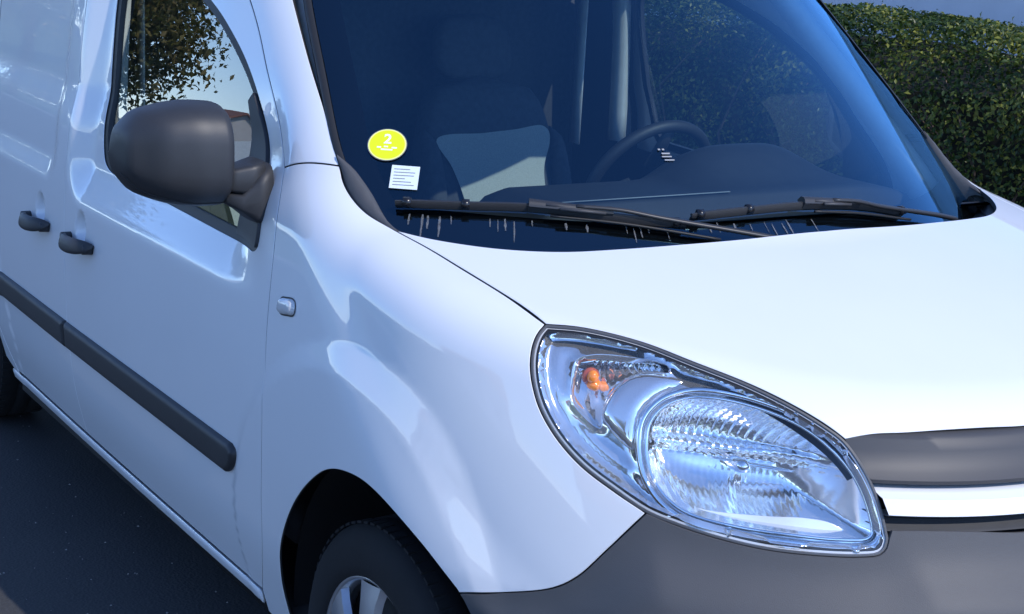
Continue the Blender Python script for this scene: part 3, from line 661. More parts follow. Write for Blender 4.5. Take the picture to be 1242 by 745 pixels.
# profile swept along the nose between the lamps
_hz=np.array([p[2] for p in HL[7:12]][::-1]); _hy=np.array([-p[1] for p in HL[7:12]][::-1])
lampy=lambda z:float(np.interp(z,_hz,_hy))-.001
lift=lambda t:.009*t**2
def nose_sweep(name,zs,offs,m,parent=van,auto=35,ins=0.,rise=True):
    ts=np.linspace(-1,1,61); secs=[]
    for t in ts:
        row=[]
        for z,o in zip(zs,offs):
            ze=z+(lift(t) if rise else 0); y=t*(lampy(ze)-ins)
            row.append(tuple(onto(np.array([[.8,y,ze]]),(1,0,0),o,.5)[0]))
        secs.append(row)
    b=Bag(); b.loft(secs,closed=False,cap=False); return b.build(name,m,parent,auto=auto)
nose_sweep('grille_backing',[.94,.90,.80,.76],[-.035,-.05,-.06,-.05],M['black'],ins=.02)
nose_sweep('grille_upper_trim',[.925,.923,.915,.898,.882,.868,.858,.852,.850],[-.025,-.004,-.001,-.006,-.009,-.006,-.001,-.004,-.03],M['trim'])
nose_sweep('grille_blade',[.844,.843,.840,.836,.834,.811,.808,.806],[-.03,-.008,-.003,.002,.006,.008,.003,-.03],M['paint'])
nose_sweep('grille_lower_trim',[.801,.799,.792,.787,.784,.783],[-.04,-.016,-.012,-.006,-.004,-.04],M['plastic_d'])
# ---- headlights
DH=np.array([.67,-.69,.28]); DH/=np.linalg.norm(DH)
HLs=snap(HL); HLc=chain([tuple(p) for p in HLs[:12]],[tuple(p) for p in HLs[11:]]+[tuple(HLs[0])],step=.010)
D_,E1,E2=frame2(DH); h2=lambda P:np.stack([np.array(P)@E1,np.array(P)@E2],1)
hin=inset2(h2(HLc),.0036); d0=float(np.mean(HLc@D_)); up3=lambda q:q[:,:1]*E1+q[:,1:]*E2+d0*D_
HLi=onto(up3(hin),DH,0,.4)
lamps=panel('headlight',HLc,DH,M['lampseal'],van,holes=[HLi],res=.01,gap=.0012,hole_gap=0,flange=.007,off=-.0015)
panel('headlight_lens',HLi,DH,M['lens'],lamps,res=.014,gap=.0,flange=0,off=.0005)
RG=crom(RING,.007,True); IN=crom(IND,.006,True)
rg2=h2(RG); in2=h2(IN)
def bez(Q,L):
    do=bdist(Q,[L[0]]); dr=bdist(Q,[L[1]]); di=bdist(Q,[L[2]])
    s=-.028*np.clip(do/.016,0,1)**.7-.006*sstep(.03,.05,do)
    return s+.010*np.exp(-(dr/.010)**2)+.006*np.exp(-(di/.006)**2)
HB=onto(up3(inset2(h2(HLc),.0072)),DH,-.006,.4)
panel('lens_rim',HLi,DH,M['clear'],lamps,holes=[onto(up3(inset2(h2(HLc),.0080)),DH,0,.4)],res=.01,gap=0,hole_gap=0,flange=0,off=-.005)
def bezproj(off0):
    L=[h2(HB),rg2,in2]
    def f(P):
        Q=h2(P); return onto(P,DH,-.008,.4)-DH*(-bez(Q,L))[:,None]
    return f
bz=panel('lamp_bezel',HB,DH,M['satin'],lamps,holes=[RG,IN],res=.007,gap=-.004,hole_gap=0,flange=.012,project=bezproj(0))
def atb(P2,off): return onto(up3(np.array(P2)),DH,off,.4)
# main ring
def ringtube(name,poly2,off,rad,m,par):
    P=atb(poly2,off); n=len(P); v=[];f=[]
    for i in range(n):
        t=P[(i+1)%n]-P[i-1]; t/=np.linalg.norm(t); a=DH-t*(DH@t); a/=np.linalg.norm(a); b_=np.cross(t,a)
        for k in range(8): w=2*math.pi*k/8; v.append(P[i]+(a*math.cos(w)+b_*math.sin(w))*rad)
    for i in range(n):
        for k in range(8): f.append([i*8+k,i*8+(k+1)%8,((i+1)%n)*8+(k+1)%8,((i+1)%n)*8+k])
    return [link(name,v,f,m,par[0]),link(name,v,f,m,par[1],mirror=True)]
ringtube('lamp_ring',inset2(rg2,.001),-.022,.0050,M['chrome'],lamps)
ringtube('lamp_ring',inset2(rg2,.012),-.030,.0030,M['chrome'],lamps)
# stepped collar inside the ring
BWL=atb(inset2(rg2,.014),-.034)
panel('lamp_collar',atb(rg2,-.03),DH,M['satin'],lamps,holes=[BWL],res=.008,gap=0,hole_gap=0,flange=0,off=-.034)
bw2=h2(BWL)
AX=np.array([-.93,.22,-.12]); AX/=np.linalg.norm(AX)
def bowl(P):
    Q=h2(P); d=bdist(Q,[bw2]); base=onto(P,DH,-.034,.4); r=np.clip(d/.070,0,1)
    c=bw2.mean(0); u=Q[:,0]-c[0]; v=Q[:,1]-c[1]
    dep=.085*(1-(1-r)**2.2)
    lines=np.floor(u/.013)*.013
    top=sstep(.004,.010,v+.10*u*0)
    dep=dep+top*(.010*((u-lines)/.013)-.004)*np.clip(d/.012,0,1)       # upright facets, upper half
    dep=dep-.014*sstep(.0,.006,v-.010)*sstep(.012,.004,v-.022)*np.clip(d/.02,0,1)
    dep=dep+(1-top)*.0014*np.abs(np.sin(u*math.pi/.011))*np.clip(d/.02,0,1)*sstep(0,.02,-v)
    return base+AX*dep[:,None]
panel('reflector_bowl',BWL,DH,M['bowl'],lamps,res=.0045,gap=0,flange=0,project=bowl)
# cut-off shield with teeth, bulb, floor of the lamp
cc=up3(bw2.mean(0)[None])[0]; cb=onto(cc[None],DH,-.06,.4)[0]
rt_=E1 if E1[0]>0 else -E1
b=Bag(); b.tube([tuple(cb+rt_*t+np.array([0,0,.012-.10*(t+.06)*.6])+AX*(.016+.05*abs(t))) for t in np.linspace(-.062,.070,14)],[.003+.003*math.sin(math.pi*k/13) for k in range(14)],8,flat=.5); both(b,'cutoff_shield',M['chrome'],lamps)
b=Bag(); c_=cb-rt_*.02+AX*.035+np.array([0,0,.006]); b.tube([tuple(c_-AX*.045),tuple(c_-AX*.042),tuple(c_-AX*.03),tuple(c_),tuple(c_+AX*.02)],[.003,.009,.012,.012,.012],16); both(b,'bulb_cover',M['chrome'],lamps)
fl2=h2(LFLOOR)
panel('lamp_floor',atb(crom(np.c_[fl2,np.zeros(len(fl2))],.008,True)[:,:2],-.05),DH,M['shelf'],lamps,res=.008,gap=0,flange=.004,off=-.050)
# indicator bowl and amber bulb
i2=h2(IN)
def ibowl(P):
    Q=h2(P); d=bdist(Q,[i2]); base=onto(P,DH,-.036,.4); r=np.clip(d/.024,0,1)
    dep=.034*(1-(1-r)**2)+.0032*np.sin(Q[:,0]/.0016)*np.clip(d/.006,0,1)*sstep(-.01,.02,Q[:,0]-i2[:,0].mean()+.02)
    return base+AX*dep[:,None]
panel('indicator_bowl',IN,DH,M['reflector'],lamps,res=.0035,gap=0,flange=0,project=ibowl)
ib=np.array(BULB[0])+np.array([.012,-.008,.0])
def ball(c,r,sq=1.): 
    b=Bag(); v=[];f=[]; n,m=14,9
    for j in range(m+1):
        ph=math.pi*j/m
        for k in range(n): th=2*math.pi*k/n; v.append((c[0]+r*math.sin(ph)*math.cos(th),c[1]+r*math.sin(ph)*math.sin(th),c[2]+r*math.cos(ph)*sq))
    for j in range(m):
        for k in range(n): f.append([j*n+k,(j+1)*n+k,(j+1)*n+(k+1)%n,j*n+(k+1)%n])
    return b.add(v,f)
both(ball(ib,.0100,1.15),'indicator_bulb',M['amber'],lamps)
b=Bag(); b.tube([tuple(ib+AX*.012),tuple(ib+AX*.004)],[.0150,.0140],18); both(b,'bulb_collar',M['red_glass'],lamps)
b=ball(ib+AX*.006+np.array([.004,.003,-.013]),.0125,.75); both(b,'amber_glow_ball',M['amber'],lamps)  # solid amber ball standing in for the bulb's glow in the bowl
# smooth dome between indicator and main lamp
bb=crom(BUB,.006,True); b2=h2(bb)
panel('lamp_dome',atb(b2,-.03),DH,M['satin'],lamps,res=.005,gap=0,flange=0,off=-.036,offf=lambda Q,L:.016*np.sqrt(np.clip(1-(1-np.clip(bdist(Q,L)/.020,0,1))**2,0,1)),rings=(.0012,.003))
# ---- mirrors
def mirror_housing():
    b=Bag(); secs=[]; U=np.concatenate([[0,.012,.03,.06],np.linspace(.1,.9,18),[.94,.965,.985,.995,1.]])
    hgt=spline([0,.06,.15,.35,.55,.75,.88,.95,.985,1.0],[.140,.188,.205,.207,.196,.172,.138,.100,.060,.012])
    dep=spline([0,.06,.15,.35,.55,.75,.9,.97,1.0],[.075,.118,.132,.136,.130,.114,.088,.058,.012])
    cz=spline([0,.2,.5,.8,1.],[1.186,1.188,1.189,1.191,1.193])
    for u in U:
        y=-.930-.210*u; h=float(hgt(u))/2; d=float(dep(u)); xb=-.600-.03*u; c0=float(cz(u)); q=[]
        for k in range(40):
            a=2*math.pi*k/40; ca,sa=math.cos(a),math.sin(a); e=2/2.8 if ca>0 else 2/4.5
            x=math.copysign(abs(ca)**e,ca)*(d*.80 if ca>0 else d*.20); z=math.copysign(abs(sa)**(2/3.0),sa)*h
            if z<-h*.55: x-=.010*((-z/h-.55)/.45)
            q.append((xb+d*.2+x,y,c0+z))
        secs.append(q)
    b.loft(secs); return b
mirror=[empty('side_mirror',van,(-.54,-.90,1.13)),empty('side_mirror',van,(-.54,.90,1.13))]
mirror[1].rotation_euler=(0,0,R_(58))             # left one folded back against its door
off_=np.array([-.54,-.90,1.13])
def mloc(b): 
    b.v=[tuple(np.array(p)-off_) for p in b.v]; return b
hb=mirror_housing(); secm=[hb.v[i*40:(i+1)*40] for i in range(len(hb.v)//40)]
sm=Bag(); sm.tube([tuple(np.array(q[34])+np.array([.0004,0,0])) for q in secm[3:-3]],.0013,6); both(mloc(sm),'shell_seam',M['black'],mirror)
both(mloc(hb),'mirror_housing',M['mirror_pl'],mirror)
b=Bag(); secs=[]
for t,(y,x0,x1,z0,z1) in enumerate([(-.955,-.560,-.500,1.122,1.162),(-.93,-.560,-.492,1.118,1.168),(-.905,-.565,-.485,1.114,1.174),(-.878,-.57,-.480,1.108,1.182)]):
    q=[]
    for k in range(20):
        a=2*math.pi*k/20; ca,sa=math.cos(a),math.sin(a); q.append(((x0+x1)/2+(x1-x0)/2*math.copysign(abs(ca)**.36,ca),y,(z0+z1)/2+(z1-z0)/2*math.copysign(abs(sa)**.36,sa)))
    secs.append(q)
b.loft(secs); both(mloc(b),'mirror_arm',M['mirror_pl'],mirror)
b=Bag(); secs=[]
for t,(y,x0,x1,z0,z1) in enumerate([(-.950,-.556,-.500,1.098,1.119),(-.920,-.558,-.486,1.080,1.116),(-.895,-.565,-.470,1.060,1.150),(-.868,-.575,-.464,1.048,1.178)]):
    q=[]
    for k in range(20):
        a=2*math.pi*k/20; ca,sa=math.cos(a),math.sin(a); q.append(((x0+x1)/2+(x1-x0)/2*math.copysign(abs(ca)**.42,ca),y,(z0+z1)/2+(z1-z0)/2*math.copysign(abs(sa)**.42,sa)))
    secs.append(q)
b.loft(secs); both(mloc(b),'mirror_base',M['plastic_d'],mirror)
b=Bag(); b.add([(-.628,y,z) for y,z in [(-.955,1.115),(-.955,1.262),(-1.085,1.250),(-1.085,1.130)]],[[0,1,2,3]]); both(mloc(b),'mirror_glass',M['dark_mirror'],mirror,smooth=False)
# ---- wheels
def wheel(x,s):
    w=empty('wheel',van,(x,s*.775,.292)); R=.292
    b=Bag(); prof=[(.185,-.085),(.195,-.100),(.215,-.1045),(.245,-.104),(.262,-.099),(.276,-.090),(.286,-.078),(.2915,-.06),(.292,-.03),(.288,-.027),(.288,-.022),(.292,-.019),(.2925,0),(.292,.019),(.288,.022),(.288,.027),(.292,.03),(.2915,.06),(.286,.078),(.27,.098),(.22,.104),(.185,.09)]
    b.lathe(prof,(0,0,0),seg=72); b.build('tyre',M['tyre'],w,mirror=(s>0))
    # tread blocks
    b=Bag(); 
    for k in range(72):
        a=2*math.pi*k/72
        for yy in (-.066,.066):
            c=(math.cos(a)*.2905,yy,math.sin(a)*.2905); e=np.array([-math.sin(a),0,math.cos(a)]); r=np.array([math.cos(a),0,math.sin(a)])
            pts=[tuple(np.array(c)+e*i*.008+r*j*.0024+np.array([0,l*.014,0])) for i in(-1,1) for j in(-1,1) for l in(-1,1)]
            b.add(pts,[[0,1,3,2],[4,6,7,5],[0,4,5,1],[2,3,7,6],[0,2,6,4],[1,5,7,3]])
    t_=b.build('tread',M['tyre'],w,mirror=(s>0),smooth=False); t_['kind']='stuff'
    b=Bag(); b.lathe([(.180,-.070),(.186,-.094),(.193,-.098),(.195,-.094),(.194,-.07),(.188,.08)],(0,0,0),seg=64); b.build('rim',M['silver'],w,mirror=(s>0))
    b=Bag(); b.lathe([(0.001,-.050),(.185,-.045),(.185,-.02)],(0,0,0),seg=40); b.build('rim_dish',M['black'],w,mirror=(s>0))
    for k in range(7):                             # broad cover spokes
        a0=math.pi/2+.12+2*math.pi*k/7; b=Bag(); secs=[]
        for r,hw,y in [(.045,.022,-.112),(.08,.026,-.112),(.12,.030,-.108),(.155,.036,-.101),(.184,.046,-.094)]:
            e=np.array([-math.sin(a0),0,math.cos(a0)]); c=np.array([math.cos(a0)*r,y,math.sin(a0)*r])
            secs.append([tuple(c-e*hw+np.array([0,.014,0])),tuple(c-e*hw*.8),tuple(c-e*hw*.3+np.array([0,-.003,0])),tuple(c+e*hw*.3+np.array([0,-.003,0])),tuple(c+e*hw*.8),tuple(c+e*hw+np.array([0,.014,0]))])
        b.loft(secs,closed=False,cap=False); b.build('spoke',M['silver'],w,mirror=(s>0),auto=40)
    b=Bag(); b.lathe([(.001,-.122),(.03,-.121),(.046,-.116),(.052,-.106)],(0,0,0),seg=32); b.build('hub_cap',M['silver'],w,mirror=(s>0))
for x in (0,RX):
    for s in (-1,1): wheel(x,s)
# wheel housings
for x in (0.,RX):
    b=Bag(); secs=[]
    for t in np.linspace(-.25,math.pi+.25,30):
        r=.405; secs.append([(x+r*math.cos(t),-.835,.30+r*math.sin(t)),(x+r*math.cos(t),-.56,.30+r*math.sin(t)),(x+.3*math.cos(t),-.55,.30+.3*math.sin(t)),(x,-.55,.3)])
    b.loft(secs,closed=False,cap=False); both(b,'wheel_housing',M['black'],van)
# arch lips
# black sheets added inside to block light through the shut lines; underbody
for nm,x0,x1 in (('side_light_block',-.335,-2.24),):
    L=chain([tuple(side(-.36,.24)),tuple(side(-.38,.6)),tuple(side(-.36,.99))],[tuple(side(-.36,.99)),tuple(side(-2.3,.99))],[tuple(side(-2.3,.99)),tuple(side(-2.3,.5)),tuple(side(-2.23,.24))],[tuple(side(-2.23,.24)),tuple(side(-.36,.24))],step=.04)
    panel(nm,L,(0,-1,0),M['black'],van,res=.03,off=-.012,gap=0,flange=0)
L=np.array([(p[0],p[1],p[2]) for p in outl]); L=L*np.array([1,.97,1])
panel('hood_light_block',L,(0,0,1),M['black'],van,both=False,res=.06,off=-.035,gap=.0,flange=0)  # dark sheet added to stop light passing the hood gaps
panel('side_light_block',chain([tuple(side(-1.64,.30)),tuple(side(-1.64,1.66))],[tuple(side(-1.64,1.66)),tuple(side(-3.28,1.66))],[tuple(side(-3.28,1.66)),tuple(side(-3.28,.75))],[tuple(side(-3.28,.75)),tuple(side(-2.3,.75)),tuple(side(-2.2,.30))],[tuple(side(-2.2,.30)),tuple(side(-1.64,.30))],step=.05),(0,-1,0),M['black'],van,res=.06,off=-.03,gap=0,flange=0)  # black sheet added to stop light leaking through the cargo side
panel('roof_light_block',np.array([(-.98,-.69,1.69),(-3.27,-.78,1.66),(-3.27,.78,1.66),(-.98,.69,1.69)]),(0,0,1),M['seat_d'],van,both=False,res=.06,off=-.03,gap=0,flange=0)  # unseen sheet added to stop sun leaking through the roof gaps
b=Bag(); b.box((-1.31,0,.238),(1.86,1.69,.05)); b.box((-1.35,0,.20),(3.7,1.05,.05)); b.build('underbody',M['black'],van)
b=Bag(); b.box((.50,0,.40),(.45,1.0,.30)); b.build('radiator_carrier',M['black'],van)
b=Bag(); b.box((-1.06,0,.43),(1.3,1.66,.06)); b.build('cab_floor',M['carpet'],van)
# ---- cab interior
nx,ny=44,80; xs=np.linspace(.12,-.56,nx); ys=np.linspace(-.80,.80,ny); v=[];f=[]
for i,x in enumerate(xs):
    for y in ys:
        z=1.045+.055*sstep(-.265,-.30,np.array(x))*(sstep(-.36,-.30,np.array(y))*.7+.3)
        z=z+.075*math.exp(-((y-.36)/.21)**4)*float(sstep(-.30,-.50,np.array(x)))
        z=z-.05*max(0,(abs(y)-.55)/.25)**2-.4*max(0,-.50-x)**1.0*1.0
        lim=float(screen_x(np.array(y),np.array(z)))-.02
        v.append((min(x,lim),y,float(z)))
for i in range(nx-1):
    for j in range(ny-1): f.append([i*ny+j,(i+1)*ny+j,(i+1)*ny+j+1,i*ny+j+1])
n0=len(v); 
for j,y in enumerate(ys): v.append((-.60,y,.55))
for j in range(ny-1): f.append([(nx-1)*ny+j,n0+j,n0+j+1,(nx-1)*ny+j+1])
dash=link('dashboard',v,f,M['dash'],van)
b=Bag(); b.box((-.30,-.06,1.1015),(.004,.46,.002)); b.build('dash_lit_edge',M['etch'],dash)  # pale strip, sunlight on the dashboard ridge put into its colour
b=Bag(); b.box((-.33,.60,1.075),(.05,.05,.018),.4); b.build('air_vent',M['trim_pale'],dash,bevel=.004)
sw=empty('steering_wheel',van,(-.80,.335,1.03)); sw.rotation_euler=(0,R_(-62),0)
b=Bag(); v=[];f=[]; nr,nt=56,12
for i in range(nr):
    a=2*math.pi*i/nr
    for k in range(nt):
        w=2*math.pi*k/nt; r=.178+.0155*math.cos(w); v.append((r*math.cos(a),r*math.sin(a),.0155*math.sin(w)))
for i in range(nr):
    for k in range(nt): f.append([i*nt+k,i*nt+(k+1)%nt,((i+1)%nr)*nt+(k+1)%nt,((i+1)%nr)*nt+k])
b.add(v,f); b.build('wheel_rim',M['dash'],sw)
b=Bag(); b.tube([(0,0,-.02),(0,0,.02),(0,0,.035)],[.07,.075,.055],24); b.build('horn_pad',M['dash'],sw)
for a in (0.25,math.pi-.25,-math.pi/2):
    b=Bag(); a2=a+math.pi/2; b.tube([(math.cos(a2)*.05,math.sin(a2)*.05,.01),(math.cos(a2)*.175,math.sin(a2)*.175,0)],[.024,.016],10,flat=.5); b.build('wheel_spoke',M['dash'],sw)
b=Bag(); b.tube([(0,0,-.02),(0,0,-.30)],.035,14); b.build('steering_column',M['dash'],sw)
def rbx(c,d,e=3.2,taper=0.,lean=0.,bulge=0.,n=14):
    """rounded block (superellipsoid-like), c = centre, d = full size"""
    v=[];f=[];m=28
    for j in range(n+1):
        t=-1+2*j/n; t=math.copysign(abs(t)**.6,t); s=(1-abs(t)**e)**(1/e) if abs(t)<1 else 0.02
        s=max(s,.02); wy=d[1]/2*(1-taper*(t+1)/2)
        for k in range(m):
            a=2*math.pi*k/m; ca,sa=math.cos(a),math.sin(a)
            x=math.copysign(abs(ca)**(2/e),ca)*d[0]/2*s; y=math.copysign(abs(sa)**(2/e),sa)*wy*s
            v.append((c[0]+x-lean*t*d[2]/2,c[1]+y,c[2]+t*d[2]/2))
    for j in range(n):
        for k in range(m): f.append([j*m+k,j*m+(k+1)%m,(j+1)*m+(k+1)%m,(j+1)*m+k])
    b=Bag(); b.add(v,f); b.f.append(list(range(m))[::-1]); b.f.append([n*m+k for k in range(m)]); return b
def seat(y,xb):
    s=empty('seat',van,(xb,y,.5))
    rbx((0,0,.36),(.15,.50,.72),4.,.16,.22).build('seat_back',M['seat_d'],s)
    # pale cloth panel let into the backrest
    b=Bag(); L=[(-.205,.560),(-.05,.575),(.05,.582),(.150,.590),(.175,.572),(.178,.540),(.152,.47),(.148,.39),(.165,.27),(-.125,.25),(-.130,.37),(-.160,.48)]
    P=crom([(a,c,0) for a,c in L],.012,True); Q,T,bl=patch2d(P[:,:2].copy(),[],.03)
    X=np.array([(.092-.22*(z-.36)-.25*y_*y_+.006*math.sin(z*22),y_,z) for y_,z in Q]); T=flipT(Q,T,X)
    link('seat_cloth_panel',X,T,M['seat_p'],s)
    for k in (-1,1): rbx((.045,k*.215,.30),(.15,.085,.56),3.,.3,.22).build('side_bolster',M['seat_d'],s)
    rbx((-.13,0,.80),(.10,.27,.19),3.2,.15,.15).build('headrest',M['seat_d'],s)
    rbx((.22,0,.06),(.52,.50,.16),4.).build('seat_cushion',M['seat_d'],s)
seat(.285,-1.46); seat(-.42,-1.46)
b=Bag(); b.box((-1.78,0,.98),(.03,1.60,1.36)); b.build('bulkhead',M['seat_d'],van)
for s in (-1,1):
    b=Bag(); secs=[]
    for z in np.linspace(1.10,1.68,16):
        y=-float(edge_y(z)); p=scr(np.array(y),np.array(z),-.02); w=.075 if z>1.2 else .10
        secs.append([tuple(p+np.array([0,.035,0])),tuple(p+np.array([-.02,.055,-.01])),tuple(p+np.array([-w,.040,-.03])),tuple(p+np.array([-w-.01,-.0,-.03])),tuple(p+np.array([-.02,.0,-.01]))])
    b.loft(secs); b.build('pillar_trim',M['trim_pale'],van,mirror=(s>0))
    b=Bag(); b.loft([[(-1.55,.775-.10*(z-1.0)**2*.8,z),(-1.505,.785-.1*(z-1)**2*.8,z),(-1.505,.81-.1*(z-1)**2*.8,z),(-1.55,.81-.1*(z-1)**2*.8,z)] for z in np.linspace(1.02,1.62,8)]); b.build('door_pillar_trim',M['trim_pale'],van,mirror=(s<0))
    b=Bag(); b.loft([[(-1.645,.70,z),(-1.60,.70,z),(-1.60,.705,z),(-1.645,.705,z)] for z in (1.0,1.2,1.5)]); b.build('seat_belt',M['trim_pale'],van,mirror=(s<0))
b=Bag(); b.loft([[tuple(scr(np.array(y),np.array(1.655),-.012)),tuple(scr(np.array(y),np.array(1.74),-.012)),(-1.0,y*1.02,1.735-.03*y*y),(-1.0,y*1.02,1.66-.02*y*y)] for y in np.linspace(-.64,.64,17)]); b.build('header_light_block',M['seat_d'],van)  # dark strip added to stop sun leaking in above the windscreen
b=Bag(); b.box((-1.25,0,1.655),(.85,1.2,.02)); b.build('headliner',M['seat_d'],van)
# ================================================================ setting
def asphalt():
    m=bpy.data.materials.new('asphalt'); m.use_nodes=True; nt=m.node_tree; b=nt.nodes['Principled BSDF']; tc=nt.nodes.new('ShaderNodeTexCoord')
    n1=nt.nodes.new('ShaderNodeTexNoise'); n1.inputs['Scale'].default_value=.7; n1.inputs['Detail'].default_value=6
    n2=nt.nodes.new('ShaderNodeTexNoise'); n2.inputs['Scale'].default_value=160; n2.inputs['Detail'].default_value=4
    vo=nt.nodes.new('ShaderNodeTexVoronoi'); vo.inputs['Scale'].default_value=130
    for n in (n1,n2,vo): nt.links.new(tc.outputs['Object'],n.inputs['Vector'])
    r=nt.nodes.new('ShaderNodeValToRGB'); r.color_ramp.elements[0].color=(.021,.022,.024,1); r.color_ramp.elements[1].color=(.068,.067,.066,1); r.color_ramp.elements[0].position=.3; r.color_ramp.elements[1].position=.75
    mx=nt.nodes.new('ShaderNodeMath'); mx.operation='MULTIPLY_ADD'; mx.inputs[1].default_value=.5; nt.links.new(n1.outputs[0],mx.inputs[0])
    m2=nt.nodes.new('ShaderNodeMath'); m2.operation='MULTIPLY'; m2.inputs[1].default_value=.5; nt.links.new(n2.outputs[0],m2.inputs[0]); nt.links.new(m2.outputs[0],mx.inputs[2])
    nt.links.new(mx.outputs[0],r.inputs[0]); nt.links.new(r.outputs[0],b.inputs['Base Color']); b.inputs['Roughness'].default_value=.85
    bp=nt.nodes.new('ShaderNodeBump'); bp.inputs['Strength'].default_value=.25; bp.inputs['Distance'].default_value=.004; nt.links.new(vo.outputs['Distance'],bp.inputs['Height']); nt.links.new(bp.outputs[0],b.inputs['Normal'])
    return m
g=Bag(); g.add([(-900,-900,0),(900,-900,0),(900,900,0),(-900,900,0)],[[0,1,2,3]]); go=g.build('ground',asphalt(),smooth=False); go['kind']='structure'
def leafmat(name,c1,c2,c3,rough=.38):
    m=bpy.data.materials.new(name); m.use_nodes=True; nt=m.node_tree; b=nt.nodes['Principled BSDF']
    at=nt.nodes.new('ShaderNodeAttribute'); at.attribute_name='shade'
    r=nt.nodes.new('ShaderNodeValToRGB'); r.color_ramp.elements[0].color=(*c1,1); r.color_ramp.elements[1].color=(*c3,1); e=r.color_ramp.elements.new(.55); e.color=(*c2,1)
    nt.links.new(at.outputs['Fac'],r.inputs[0]); nt.links.new(r.outputs[0],b.inputs['Base Color']); b.inputs['Roughness'].default_value=rough; b.inputs['Specular IOR Level'].default_value=.35
    tl=nt.nodes.new('ShaderNodeBsdfTranslucent'); nt.links.new(r.outputs[0],tl.inputs[0]); mx=nt.nodes.new('ShaderNodeMixShader'); mx.inputs[0].default_value=.30
    nt.links.new(b.outputs[0],mx.inputs[1]); nt.links.new(tl.outputs[0],mx.inputs[2]); nt.links.new(mx.outputs[0],nt.nodes['Material Output'].inputs[0]); return m
def leaves(name,P,Nrm,size,m,parent,shade=None,curl=.25):
    """one folded four-triangle leaf at each point"""
    n=len(P); Nrm=Nrm/np.linalg.norm(Nrm,axis=1,keepdims=True); t=rng.normal(size=(n,3)); t-=Nrm*(t*Nrm).sum(1,keepdims=True); t/=np.linalg.norm(t,axis=1,keepdims=True); s=np.cross(Nrm,t)
    L=(size*rng.uniform(.65,1.3,n))[:,None]; w=L*rng.uniform(.42,.58,n)[:,None]
    a=P-t*L*.5; c=P+t*L*.5-Nrm*L*curl*.5; m0=P+Nrm*0; l=P-s*w*.5+Nrm*L*.12; r=P+s*w*.5+Nrm*L*.12
    V=np.stack([a,l,m0,r,c],1).reshape(-1,3); i=np.arange(n)[:,None]*5
    T=np.concatenate([i+[0,2,1],i+[0,3,2],i+[1,2,4],i+[2,3,4]],1).reshape(-1,3)
    me=bpy.data.meshes.new(name); me.vertices.add(len(V)); me.vertices.foreach_set('co',V.ravel()); me.loops.add(T.size); me.loops.foreach_set('vertex_index',T.ravel().astype(np.int32))
    me.polygons.add(len(T)); me.polygons.foreach_set('loop_start',np.arange(0,T.size,3,dtype=np.int32)); me.update(calc_edges=True)
    at=me.attributes.new('shade','FLOAT','POINT'); sh=rng.uniform(0,1,n) if shade is None else shade; at.data.foreach_set('value',np.repeat(sh,5).astype(np.float32))
    me.materials.append(m); o=bpy.data.objects.new(name,me); col.objects.link(o); o.parent=parent; o['kind']='stuff'; return o
bark=mat('bark',(.12,.085,.06),.9,noise=.35,nscale=25,bump=.6,bscale=40,bdist=.01)
leaf_h=leafmat('hedge_leaf',(.010,.024,.005),(.045,.080,.012),(.34,.33,.06))
leaf_t=leafmat('tree_leaf',(.08,.095,.024),(.19,.19,.05),(.36,.28,.11))
# hedge
HY0,HY1,HT=3.05,4.05,1.295
hedge=empty('hedge',None,(-4,3.5,0)); hedge.rotation_euler=(0,0,R_(8)); tag(hedge,'dense clipped green hedge standing beyond the van','hedge')
def hsurf(n,face):
    x=rng.uniform(-13,4,n)
    und=lambda x,k:.05*np.sin(x*1.7+k)+.035*np.sin(x*4.3+2*k)+.02*np.sin(x*9.1+k)
    if face=='front': z=HT*rng.uniform(0.02,1.0,n)**.8; y=HY0+und(x,z*3)+np.abs(rng.normal(0,.085,n))-.02+.22*np.clip((z-HT+.34)/.34,0,1)**2; nr=np.stack([rng.normal(0,.55,n),np.full(n,-1.),rng.normal(.35,.6,n)],1)
    else: y=rng.uniform(HY0+.02,HY1,n); z=HT+und(x,y*2)*.3-np.abs(rng.normal(0,.06,n))+.02-.14*np.clip((HY0+.30-y)/.30,0,1)**2; nr=np.stack([rng.normal(0,.6,n),rng.normal(-.1,.6,n),np.full(n,1.)],1)
    return np.stack([x,y,z],1),nr
Pf,Nf=hsurf(105000,'front'); Pt,Nt=hsurf(80000,'top')
k=rng.integers(0,len(Pt),1500); Ps=Pt[k]+np.stack([0*k,0*k,rng.exponential(.012,len(k))+.008],1); Pt=np.vstack([Pt,Ps]); Nt=np.vstack([Nt,Nt[k]+rng.normal(0,.6,(len(k),3))])
Ph=np.vstack([Pf,Pt])-np.array([-4,3.5,0]); Nh=np.vstack([Nf,Nt])
cl=.5+.5*np.sin(Ph[:,0]*7.3+2*np.sin(Ph[:,2]*9))*np.sin(Ph[:,1]*8+Ph[:,2]*6+Ph[:,0]*3)
leaves('foliage',Ph,Nh,.029,leaf_h,hedge,np.clip(.55*rng.uniform(0,1,len(Ph))+.45*cl,0,1))
b=Bag(); core=mat('hedge_core',(.010,.012,.006),.95,noise=.4,nscale=20)
xs=np.linspace(-9,8,60); secs=[[(x,HY0-3.5+.20+random.uniform(0,.03),0),(x,HY0-3.5+.17+random.uniform(-.03,.05),HT*.5),(x,HY0-3.5+.30,HT-.30+random.uniform(-.03,.03)),(x,HY1-3.5-.1,HT-.13+random.uniform(-.03,.03)),(x,HY1-3.5-.1,0)] for x in xs]
b.loft(secs); b.build('dark_core',core,hedge,smooth=False)  # near-black fill, the shade between the leaves put into its colour
